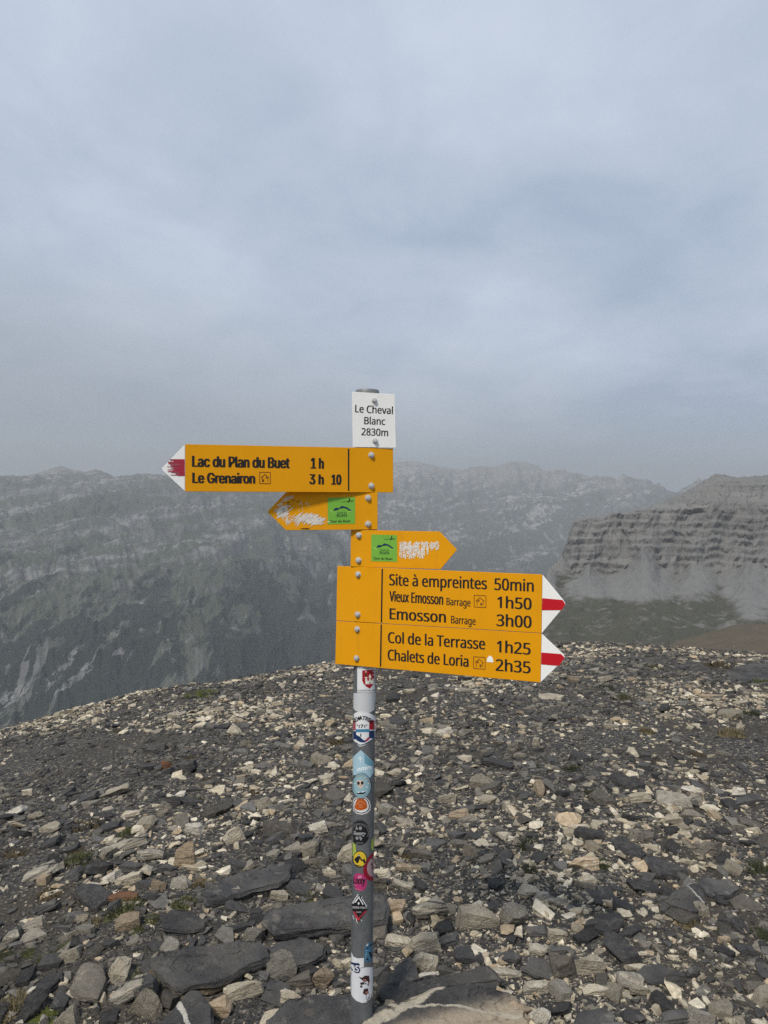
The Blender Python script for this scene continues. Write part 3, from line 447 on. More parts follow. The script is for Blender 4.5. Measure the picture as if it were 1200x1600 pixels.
def cliff_material():
    n = N('banded_cliff_rock'); p = n.pos(); x, y, z = n.xyz(p); nz = n.xyz(n.nrm())[2]
    s = n.math('ADD', n.math('DIVIDE', z, 17.0), n.math('MULTIPLY', n.noise(p, 0.004, 4), 3.0))
    band = n.noise(n.comb(n.math('MULTIPLY', x, 0.003), n.math('MULTIPLY', y, 0.002), s), 1.0, 5, 0.68)
    vert = n.noise(n.map(p, (0.022, 0.02, 0.030)), 1.0, 8, 0.70, 0.6)
    rock = n.ramp(band, [(0.30, (0.098, 0.096, 0.095)), (0.5, (0.142, 0.139, 0.135)), (0.68, (0.19, 0.186, 0.179))])
    rock = n.mix(0.6, rock, n.ramp(vert, [(0.34, 0.55), (0.42, 1.0), (0.68, 1.12)]), 'MULTIPLY')
    scree = n.mix(n.noise(n.map(p, (0.03, 0.012, 0.016)), 1.0, 8, 0.70), (0.115, 0.115, 0.112), (0.18, 0.178, 0.17))
    flat = n.math('ADD', nz, n.math('MULTIPLY', n.math('SUBTRACT', n.noise(n.map(p, (0.022, 0.012, 0.012)), 1.0, 7, 0.66), 0.5), 0.85))
    c = n.mix(n.step(flat, 0.62, 0.80), rock, scree)
    c = n.mix(n.math('MULTIPLY', n.step(z, -75.0, -60.0), 0.7), c, rock)
    gz = n.math('ADD', z, n.math('MULTIPLY', n.math('SUBTRACT', n.noise(n.map(p, (0.006, 0.004, 0.004)), 1.0, 6, 0.6), 0.5), 75.0))
    gc = n.mix(n.noise(p, 0.02, 6, 0.65), (0.034, 0.036, 0.024), (0.068, 0.066, 0.048))
    c = n.mix(n.math('MULTIPLY', n.step(gz, -208.0, -219.0), n.step(n.noise(p, 0.03, 6, 0.7), 0.70, 0.52)), c, gc)
    n.bump(n.math('ADD', n.noise(p, 0.06, 8, 0.7), n.math('MULTIPLY', band, 0.8)), 0.5, 6.0)
    return n.fin(c, 0.95)
sheet('cliff_mountain', us2, [
    (900.0, row([(770, 1120), (1420, 1120)])), (1150.0, row([(770, 1040), (850, 1020), (1000, 1012), (1420, 1010)])), (1420.0, row([(770, 990), (870, 950), (1000, 946), (1100, 952), (1200, 943), (1420, 935)])),
    (1862.0, row([(862, 892), (880, 900), (905, 896), (922, 880), (935, 894), (950, 902), (975, 890), (1005, 848), (1022, 866), (1035, 884), (1060, 896), (1082, 876), (1100, 880), (1125, 896), (1150, 888), (1170, 872), (1200, 884), (1260, 870), (1420, 880)]) + 9 * fbm(us2 / 60, 2.2, 0.5, 3, 0.5)),
    (1915.0, row([(880, 870), (900, 812), (950, 806), (1005, 799), (1060, 794), (1100, 791), (1200, 788), (1420, 786)]) + np.clip((us2 - 890) / 30, 0, 1) * 5 * fbm(us2 / 22, 5.5, 0.1, 4, 0.6)),
    (1990.0, row([(1005, 797), (1036, 785), (1062, 776), (1090, 762), (1117, 752), (1200, 755), (1420, 752)])), (2070.0, tk)],
    cliff_material(), relief_cliff, 46, 0.8)

us3 = np.linspace(960, 1700, 220)
kt = np.interp(us3, [960, 1030, 1062, 1090, 1120, 1150, 1200, 1300, 1500, 1700], [1060, 1018, 1003, 994, 986, 980, 976, 965, 950, 960])
def relief_knoll(u, t, x, y, z):
    return x, y, z + np.clip(t * 5, 0, 1) * 2.2 * fbm(x / 40, y / 40, 1, 4, 0.55)
def knoll_material():
    n = N('brown_turf'); p = n.pos()
    c = n.mix(n.noise(p, 0.12, 7, 0.65), (0.060, 0.048, 0.032), (0.115, 0.098, 0.072))
    c = n.mix(n.step(n.noise(p, 0.35, 5, 0.7), 0.6, 0.72), c, (0.16, 0.15, 0.135))
    n.bump(n.noise(p, 0.5, 6, 0.7), 0.6, 1.5)
    return n.fin(c, 0.95)
sheet('brown_hill', us3, [(230.0, kt + 120), (260.0, kt + 70), (300.0, kt + 34), (350.0, kt)], knoll_material(), relief_knoll, 30, 0.5)
# ------------------------------------------------------------------ stone materials
def stone_material(name, base, alt, light, light_amt, rough=0.8, vein=None, foliation=1.0, grain=1.0):
    n = N(name); o = n.coord('Object'); rnd = n.node('ShaderNodeObjectInfo').outputs['Random']
    off = n.comb(n.math('MULTIPLY', rnd, 37.0), n.math('MULTIPLY', rnd, 11.0), n.math('MULTIPLY', rnd, 23.0))
    va = n.node('ShaderNodeVectorMath', operation='ADD'); n.put(va.inputs[0], o); n.put(va.inputs[1], off); p = va.outputs[0]
    lam = n.noise(n.map(p, (5, 7, 70)), 1.0, 6, 0.65, 0.4)
    mot = n.noise(p, 22.0, 7, 0.62, 0.3)
    big = n.noise(p, 6.0, 4, 0.55)
    gr = n.noise(p, 190.0, 4, 0.7)
    c = n.mix(n.step(big, 0.36, 0.66), base, alt)
    c = n.mix(n.math('MULTIPLY', n.step(mot, 0.55, 0.68), light_amt), c, light)
    c = n.mix(0.55 * grain, c, n.ramp(gr, [(0.3, 0.5), (0.5, 1.0), (0.72, 1.55)]), 'MULTIPLY')
    c = n.mix(0.45, c, n.ramp(lam, [(0.3, 0.62), (0.5, 1.0), (0.7, 1.3)]), 'MULTIPLY')
    c = n.mix(1.0, c, n.ramp(rnd, [(0, 0.72), (0.5, 1.0), (1, 1.22)]), 'MULTIPLY')
    st = n.noise(p, 13.0, 5, 0.7, 0.8)
    c = n.mix(n.math('MULTIPLY', n.step(st, 0.57, 0.70), 0.5), c, n.mix(0.5, alt, (0.13, 0.105, 0.07)))
    if vein:
        for (d, k, w, col) in vein:
            x, y, z = n.xyz(o)
            f = n.math('ADD', n.math('MULTIPLY', x, d[0]), n.math('ADD', n.math('MULTIPLY', y, d[1]), n.math('MULTIPLY', z, d[2])))
            f = n.math('ADD', f, n.math('MULTIPLY', n.math('SUBTRACT', n.noise(o, 9.0, 5, 0.6), 0.5), min(w * 5, 0.07)))
            f = n.math('ABSOLUTE', n.math('SUBTRACT', f, k))
            c = n.mix(n.step(f, w, w * 0.6), c, n.mix(n.noise(o, 60, 4), col, tuple(v * 0.55 for v in col)))
    h = n.math('ADD', n.math('MULTIPLY', lam, 0.9 * foliation), n.math('ADD', n.math('MULTIPLY', mot, 0.8), n.math('MULTIPLY', gr, 0.25)))
    n.bump(h, 1.0, 0.016)
    return n.fin(c, rough)
PALE = (0.46, 0.415, 0.33)
MAT = {
 'slate': stone_material('dark_slate', (0.042, 0.042, 0.044), (0.080, 0.077, 0.073), (0.19, 0.175, 0.15), 0.45),
 'brown': stone_material('grey_brown_schist', (0.082, 0.074, 0.062), (0.125, 0.113, 0.093), (0.26, 0.23, 0.18), 0.5),
 'pale': stone_material('cream_quartz_stone', (0.40, 0.355, 0.275), (0.30, 0.262, 0.20), (0.50, 0.47, 0.40), 0.8, grain=0.9),
 'white': stone_material('white_quartz_stone', (0.44, 0.41, 0.35), (0.33, 0.30, 0.245), (0.52, 0.49, 0.44), 0.8),
 'tan': stone_material('tan_stone', (0.34, 0.262, 0.175), (0.26, 0.205, 0.145), (0.46, 0.40, 0.31), 0.7),
 'rust': stone_material('rust_stone', (0.20, 0.085, 0.035), (0.13, 0.068, 0.038), (0.30, 0.19, 0.11), 0.4),
 'striped': stone_material('striped_gneiss', (0.30, 0.275, 0.225), (0.20, 0.185, 0.155), (0.48, 0.45, 0.38), 0.9, foliation=1.6,
      vein=[((0.2, 0.5, 1.0), 0.004, 0.006, PALE), ((0.1, 0.4, 1.0), -0.022, 0.004, (0.07, 0.065, 0.06)), ((0.3, 0.6, 1.0), 0.03, 0.004, (0.08, 0.075, 0.07))]),
}
def veined(name, veins, base='slate'):
    b = {'slate': ((0.042, 0.042, 0.044), (0.078, 0.075, 0.070)), 'grey': ((0.12, 0.118, 0.112), (0.17, 0.165, 0.155))}[base]
    return stone_material(name, b[0], b[1], (0.17, 0.155, 0.13), 0.22, vein=veins)

# ------------------------------------------------------------------ stone shapes
def finish_stone(bm, size, seed, res, rough, layer):
    """bevelled, broken up and weathered"""
    bmesh.ops.remove_doubles(bm, verts=bm.verts, dist=size * 0.002)
    bmesh.ops.bevel(bm, geom=list(bm.edges), offset=size * 0.014, segments=1, affect='EDGES', clamp_overlap=True)
    bmesh.ops.triangulate(bm, faces=bm.faces)
    for _ in range(5):
        ed = [e for e in bm.edges if e.calc_length() > res]
        if not ed: break
        bmesh.ops.subdivide_edges(bm, edges=ed, cuts=1)
        bmesh.ops.triangulate(bm, faces=[f for f in bm.faces if len(f.verts) > 3])
    bm.normal_update()
    o = Vector((seed * 3.17 % 91, seed * 7.31 % 53, seed * 1.93 % 77))
    k = 1.0 / size
    mv = []
    for v in bm.verts:
        q = v.co * k
        d = v.normal * (mnoise.fractal(q * 2.2 + o, 0.9, 2.1, 4) * rough * size)
        d += mnoise.noise_vector(q * 5.0 + o) * (rough * 0.35 * size)
        side = 1 - abs(v.normal.z)
        if layer:
            lay = mnoise.noise(Vector((q.x * 0.9, q.y * 0.9, q.z * 17)) + o)
            d += Vector((v.normal.x, v.normal.y, 0)) * (layer * size * (round(lay * 3) / 3) * side)
            if v.normal.z > 0.6:                        # flaked steps across the cleavage face
                d.z -= size * 0.010 * round(max(0.0, mnoise.fractal(Vector((q.x * 1.7, q.y * 2.6, 0.3)) + o, 0.8, 2.2, 3) + 0.15) * 5)
        mv.append(d)
    for v, d in zip(bm.verts, mv): v.co += d
    bm.normal_update()
def to_mesh(bm, name, mat, smooth_angle=9):
    me = bpy.data.meshes.new(name); bm.to_mesh(me); bm.free()
    me.materials.append(mat)
    me.polygons.foreach_set('use_smooth', np.ones(len(me.polygons), dtype=bool))
    try: me.set_sharp_from_angle(angle=math.radians(smooth_angle))
    except Exception: pass
    return me
def cut_stone(seed, lx, ly, lz, style, res=None):
    """an angular stone cut out of a block by planes"""
    r = random.Random(seed)
    bm = bmesh.new(); bmesh.ops.create_cube(bm, size=2.0)
    def cut(no, dist):
        no = Vector(no).normalized()
        sup = max(v.co.dot(no) for v in bm.verts)
        g = bmesh.ops.bisect_plane(bm, geom=bm.verts[:] + bm.edges[:] + bm.faces[:], plane_co=no * (sup * dist), plane_no=no, clear_outer=True)
        ed = [e for e in g['geom_cut'] if isinstance(e, bmesh.types.BMEdge)]
        if len(ed) >= 3: bmesh.ops.contextual_create(bm, geom=ed)
    if style == 'plate':
        a0 = r.uniform(0, 6.3); k = r.randint(5, 7)
        for i in range(k):
            a = a0 + (i + r.uniform(-0.3, 0.3)) * 6.283 / k
            cut((math.cos(a), math.sin(a), r.uniform(-0.25, 0.35)), r.uniform(0.55, 0.85))
        for i in range(3):
            a = r.uniform(0, 6.3); t = r.uniform(0.08, 0.45); cut((math.cos(a) * t, math.sin(a) * t, 1), r.uniform(0.62, 0.92))
        for i in range(2):
            a = r.uniform(0, 6.3); cut((math.cos(a), math.sin(a), r.uniform(0.6, 1.4)), r.uniform(0.72, 0.92))
    else:
        for i in range(13):
            v = Vector((r.gauss(0, 1), r.gauss(0, 1), r.gauss(0.15, 0.8))); cut(v, r.uniform(0.58, 0.86))
    mx = [max(abs(v.co[i]) for v in bm.verts) for i in range(3)]
    for v in bm.verts: v.co = Vector((v.co.x / mx[0] * lx / 2, v.co.y / mx[1] * ly / 2, v.co.z / mx[2] * lz / 2))
    size = (lx + ly) / 2
    finish_stone(bm, size, seed, res or size / 9, 0.03 if style == 'plate' else 0.05, 0.05 if style == 'plate' else 0.02)
    return bm

def ground_normal(x, y):
    e = 0.12
    zx = (ground_z(x + e, y, False) - ground_z(x - e, y, False)) / (2 * e); zy = (ground_z(x, y + e, False) - ground_z(x, y - e, False)) / (2 * e)
    return Vector((-float(zx), -float(zy), 1)).normalized()
ROCKS = []     # (px, py, radius px, object, colour word, shape word, landmark phrase or None)
def outline_stone(poly, thick, mat, label, phrase, seed=1, tilt=(0, 0), flare=1.0, dome=0.0, rough=0.028, layer=0.07, colour='dark grey'):
    """a slab or block: its top face drawn at its real place, given a real thickness"""
    xs = [p[0] for p in poly]; ys = [p[1] for p in poly]
    cx = sum(xs) / len(xs); cy = sum(ys) / len(ys); yb = max(ys)
    G = on_ground(cx, min(yb + thick * 0.8, 1700)); dep = (G - CAM).dot(_f)
    T = thick * dep / F
    n = ground_normal(G.x, G.y); n = (n + Vector((tilt[0], tilt[1], 0))).normalized()
    P0 = G + Vector((0, 0, T))
    top = []
    for (x, y) in poly:
        r = ray(x, y); t = (P0 - CAM).dot(n) / r.dot(n); top.append(CAM + r * t)
    c = sum(top, Vector()) / len(top)
    ex = Vector((1, 0, 0)); ex = (ex - n * ex.dot(n)).normalized(); ey = n.cross(ex)
    loc = [Vector(((p - c).dot(ex), (p - c).dot(ey), 0)) for p in top]
    if sum(loc[i].x * loc[(i + 1) % len(loc)].y - loc[(i + 1) % len(loc)].x * loc[i].y for i in range(len(loc))) < 0: loc.reverse()
    rnd = random.Random(seed)
    q0 = sum(p.length for p in loc) / len(loc)
    jag = []
    for i in range(len(loc)):                       # broken, not smooth, outline
        a_, b_ = loc[i], loc[(i + 1) % len(loc)]; jag.append(a_)
        for f_ in (0.36, 0.70):
            m_ = a_.lerp(b_, f_ + rnd.uniform(-.12, .12)); jag.append(m_ * (1 + rnd.uniform(-0.055, 0.035)))
    loc = jag
    bm = bmesh.new()
    size = sum(p.length for p in loc) / len(loc) * 2
    up = [bm.verts.new(p * rnd.uniform(0.97, 1.0)) for p in loc]
    mid = [bm.verts.new(p * rnd.uniform(1.0, 1.06) * flare + Vector((0, 0, -T * rnd.uniform(0.3, 0.5)))) for p in loc]
    lo = [bm.verts.new(p * rnd.uniform(0.86, 0.98) * flare + Vector((0, 0, -T * 1.35 - 0.02))) for p in loc]
    cv = bm.verts.new(Vector((rnd.uniform(-.2, .2) * size, rnd.uniform(-.1, .1) * size, dome * size)))
    L = len(loc)
    for i in range(L):
        j = (i + 1) % L
        bm.faces.new((up[i], up[j], cv)); bm.faces.new((mid[i], mid[j], up[j], up[i])); bm.faces.new((lo[i], lo[j], mid[j], mid[i]))
    bm.faces.new(lo[::-1])
    bmesh.ops.recalc_face_normals(bm, faces=bm.faces)
    finish_stone(bm, size, seed, max(size / 34, 0.005), rough, layer)
    me = to_mesh(bm, 'stone', mat)
    o = bpy.data.objects.new('stone', me); link(o)
    o.matrix_world = Matrix(((ex.x, ey.x, n.x, c.x), (ex.y, ey.y, n.y, c.y), (ex.z, ey.z, n.z, c.z), (0, 0, 0, 1)))
    tag(o, label, 'stone', 'stones on the summit')
    ROCKS.append([cx, cy, max(max(xs) - min(xs), max(ys) - min(ys)) / 2, o, colour, 'slab', phrase])
    return o
def placed_stone(px, py, w, h, kind, label, phrase, seed, style=None, roll=0.0, yaw=None, thick=None, colour=None):
    r = random.Random(seed)
    style = style or ('plate' if kind in ('slate', 'brown') else 'chunk')
    G = on_ground(px, py + 0.22 * h); dep = (G - CAM).dot(_f)
    gn = ground_normal(G.x, G.y); rv = (G - CAM).normalized()
    sphi = max(0.2, -rv.dot(gn)); cphi = math.sqrt(1 - sphi * sphi)
    lx = w * dep / F; H = h * dep / F
    lz = (thick if thick else (0.55 if style == 'plate' else 0.75)) * H
    ly = min(max((H - lz * cphi) / sphi, 0.4 * lx), 1.5 * lx)
    bm = cut_stone(seed, lx, ly, lz, style, max((lx + ly) / 2 / (14 if w > 40 else 8), 0.005))
    o = link(bpy.data.objects.new('stone', to_mesh(bm, 'stone', MAT[kind] if isinstance(kind, str) else kind)))
    q = Vector((0, 0, 1)).rotation_difference(gn)
    o.rotation_euler = (q.to_matrix() @ Matrix.Rotation(math.radians(-roll), 3, 'Y') @ Matrix.Rotation(r.uniform(-0.15, 0.15), 3, 'X') @ Matrix.Rotation(math.radians(yaw) if yaw is not None else 0, 3, 'Z')).to_euler()
    o.location = G + gn * lz * 0.28
    tag(o, label, 'stone', 'stones on the summit')
    ROCKS.append([px, py, max(w, h) / 2, o, colour or COLOUR.get(kind, 'grey'), 'flat' if style == 'plate' else 'blocky', phrase])
    return o
COLOUR = {'slate': 'dark grey', 'brown': 'grey brown', 'pale': 'cream', 'white': 'whitish', 'tan': 'tan', 'rust': 'rust brown', 'striped': 'striped cream'}

# ------------------------------------------------------------------ the stones one would point at
VEINED_FRONT = veined('slate_with_quartz_veins', [((0.35, -0.93, 0), 0.165, 0.20, (0.38, 0.315, 0.235)), ((-0.647, 0.763, 0), 0.088, 0.024, PALE), ((0.10, 1.0, 0), 0.018, 0.007, PALE)])
outline_stone([(558, 1604), (566, 1586), (580, 1571), (610, 1561), (648, 1551), (684, 1538), (716, 1533), (760, 1534), (798, 1549), (824, 1572), (829, 1598), (815, 1650), (700, 1668), (590, 1660)], 26, VEINED_FRONT,
    'wide dark slab with pale quartz vein along its upper edge, at foot of the pole', 'the quartz-veined slab at the pole foot', 5, (0, -0.12), dome=0.03, rough=0.022)
outline_stone([(311, 1401), (321, 1389), (352, 1370), (400, 1355), (446, 1344), (456, 1351), (453, 1366), (437, 1379), (400, 1388), (366, 1397), (342, 1408), (325, 1412)], 15, MAT['slate'],
    'long smooth dark grey slab, uppermost of the big slabs beside the pole', 'the uppermost long slab', 12, (-0.08, -0.1))
outline_stone([(411, 1434), (420, 1421), (470, 1409), (520, 1402), (566, 1395), (598, 1392), (607, 1412), (603, 1436), (560, 1442), (500, 1446), (432, 1452)], 24, MAT['slate'],
    'long dark slab behind the pole with shadowed undercut front', 'the slab behind the pole', 13, (0, -0.12), layer=0.05)
outline_stone([(233, 1499), (262, 1490), (300, 1483), (360, 1473), (410, 1466), (418, 1478), (424, 1493), (400, 1502), (366, 1517), (333, 1531), (287, 1542), (254, 1534)], 26, veined('slab_with_brown_edge', [((0, 0.15, 1.0), -0.075, 0.05, (0.15, 0.118, 0.08))]),
    'largest flat slab with smooth dark top and brown broken front edge', 'the largest flat slab', 14, (0.04, -0.04), layer=0.06)
outline_stone([(420, 1479), (440, 1470), (470, 1465), (490, 1467), (508, 1479), (506, 1492), (482, 1504), (456, 1510), (436, 1502)], 12, MAT['slate'],
    'angular grey boulder wedged between largest flat slab and the pole', 'the angular boulder by the pole', 15, (0, -0.1), dome=0.06, rough=0.03)
outline_stone([(109, 1543), (129, 1506), (158, 1503), (166, 1528), (152, 1560), (126, 1556)], 14, MAT['brown'],
    'smooth grey-brown boulder near the bottom, left of the tan oval stone', 'the smooth grey-brown boulder', 16, (0, -0.1), dome=0.05)
outline_stone([(250, 1432), (270, 1420), (300, 1422), (322, 1438), (316, 1449), (290, 1454), (256, 1450)], 10, MAT['slate'],
    'rounded dark slate lump just below the uppermost long slab', 'the rounded slate lump', 17, (0, -0.1), dome=0.08)
outline_stone([(238, 1606), (264, 1580), (296, 1548), (312, 1549), (326, 1572), (332, 1604), (300, 1640)], 20, veined('slate_with_white_stripe', [((1.0, 0.75, 0), -0.012, 0.009, (0.5, 0.48, 0.43))]),
    'dark ribbed slate with one straight white stripe at the lower edge', 'the slate with a white stripe', 18, (-0.15, -0.25), layer=0.06)
outline_stone([(1040, 1408), (1052, 1393), (1084, 1377), (1099, 1390), (1104, 1406), (1094, 1420), (1080, 1423)], 7, veined('slate_with_forked_vein', [((1.0, 0.35, 0), 0.035, 0.004, (0.42, 0.4, 0.36)), ((-0.5, 1.0, 0), 0.062, 0.003, (0.38, 0.36, 0.32))]),
    'dark pointed slab crossed by a thin forked white vein', 'the slab with a forked vein', 19, (0.05, -0.18))
outline_stone([(1091, 1379), (1106, 1370), (1140, 1372), (1156, 1387), (1142, 1397), (1116, 1399), (1102, 1394)], 6, MAT['slate'],
    'flat dark slab touching the slab with a forked white vein', 'the flat slab beside the forked vein', 20, (0, -0.1))
outline_stone([(1142, 1405), (1160, 1394), (1190, 1412), (1194, 1420), (1170, 1420), (1148, 1416)], 4, MAT['brown'], 'thin olive-grey plate near the right edge', 'the olive-grey plate', 21, (0, -0.1))
outline_stone([(903, 1395), (920, 1383), (954, 1384), (962, 1400), (945, 1410), (916, 1408)], 6, MAT['slate'], 'flat five-sided grey slab below the orange-tan stone', 'the five-sided grey slab', 22, (0, -0.1))
outline_stone([(1137, 1049), (1160, 1038), (1200, 1036), (1222, 1050), (1212, 1062), (1146, 1062)], 5, MAT['slate'], 'broad weathered slab on the far crest near the right edge', 'the broad slab on the crest', 23, (0, -0.12))
outline_stone([(893, 1604), (904, 1580), (944, 1573), (962, 1586), (958, 1610)], 12, MAT['slate'], 'wide dark slab cut by the bottom edge, right of the pole', 'the dark slab at the bottom edge', 24, (0, -0.1))
outline_stone([(606, 1538), (620, 1508), (640, 1495), (650, 1510), (657, 1530), (640, 1538)], 8, MAT['slate'], 'smooth dark triangular slab standing just right of the pole', 'the triangular slab', 25, (0.1, -0.45))
outline_stone([(816, 1512), (828, 1494), (852, 1497), (866, 1520), (862, 1530), (838, 1524)], 8, MAT['slate'], 'tilted dark plate propped against the brown and cream block', 'the propped dark plate', 26, (0.2, -0.35))
outline_stone([(992, 1520), (1005, 1507), (1034, 1506), (1058, 1520), (1050, 1532), (1018, 1534)], 7, MAT['slate'], 'grey cracked slab beside the striped cream stone', 'the cracked grey slab', 27, (0, -0.15), dome=0.05)
outline_stone([(928, 1450), (930, 1428), (968, 1424), (974, 1438), (966, 1452), (945, 1456)], 9, MAT['slate'], 'blue-black cube-shaped block among small cream stones', 'the blue-black block', 28, (0, -0.2), dome=0.03)
outline_stone([(415, 1596), (450, 1560), (496, 1552), (548, 1556), (556, 1590), (500, 1620), (440, 1625)], 16, MAT['slate'], 'flat slate plate at the bottom edge touching the pole', 'the plate touching the pole', 29, (0, -0.15))
outline_stone([(590, 1545), (640, 1534), (700, 1520), (760, 1508), (786, 1530), (770, 1545), (690, 1552), (610, 1566)], 12, MAT['slate'], 'dark slab lying behind the quartz-veined slab', 'the slab behind the veined slab', 30, (0, -0.2))
outline_stone([(580, 1430), (594, 1428), (604, 1444), (602, 1462), (584, 1466)], 6, MAT['brown'], 'narrow grey-brown stone standing against the back of the pole', 'the stone behind the pole', 31, (0, -0.5))
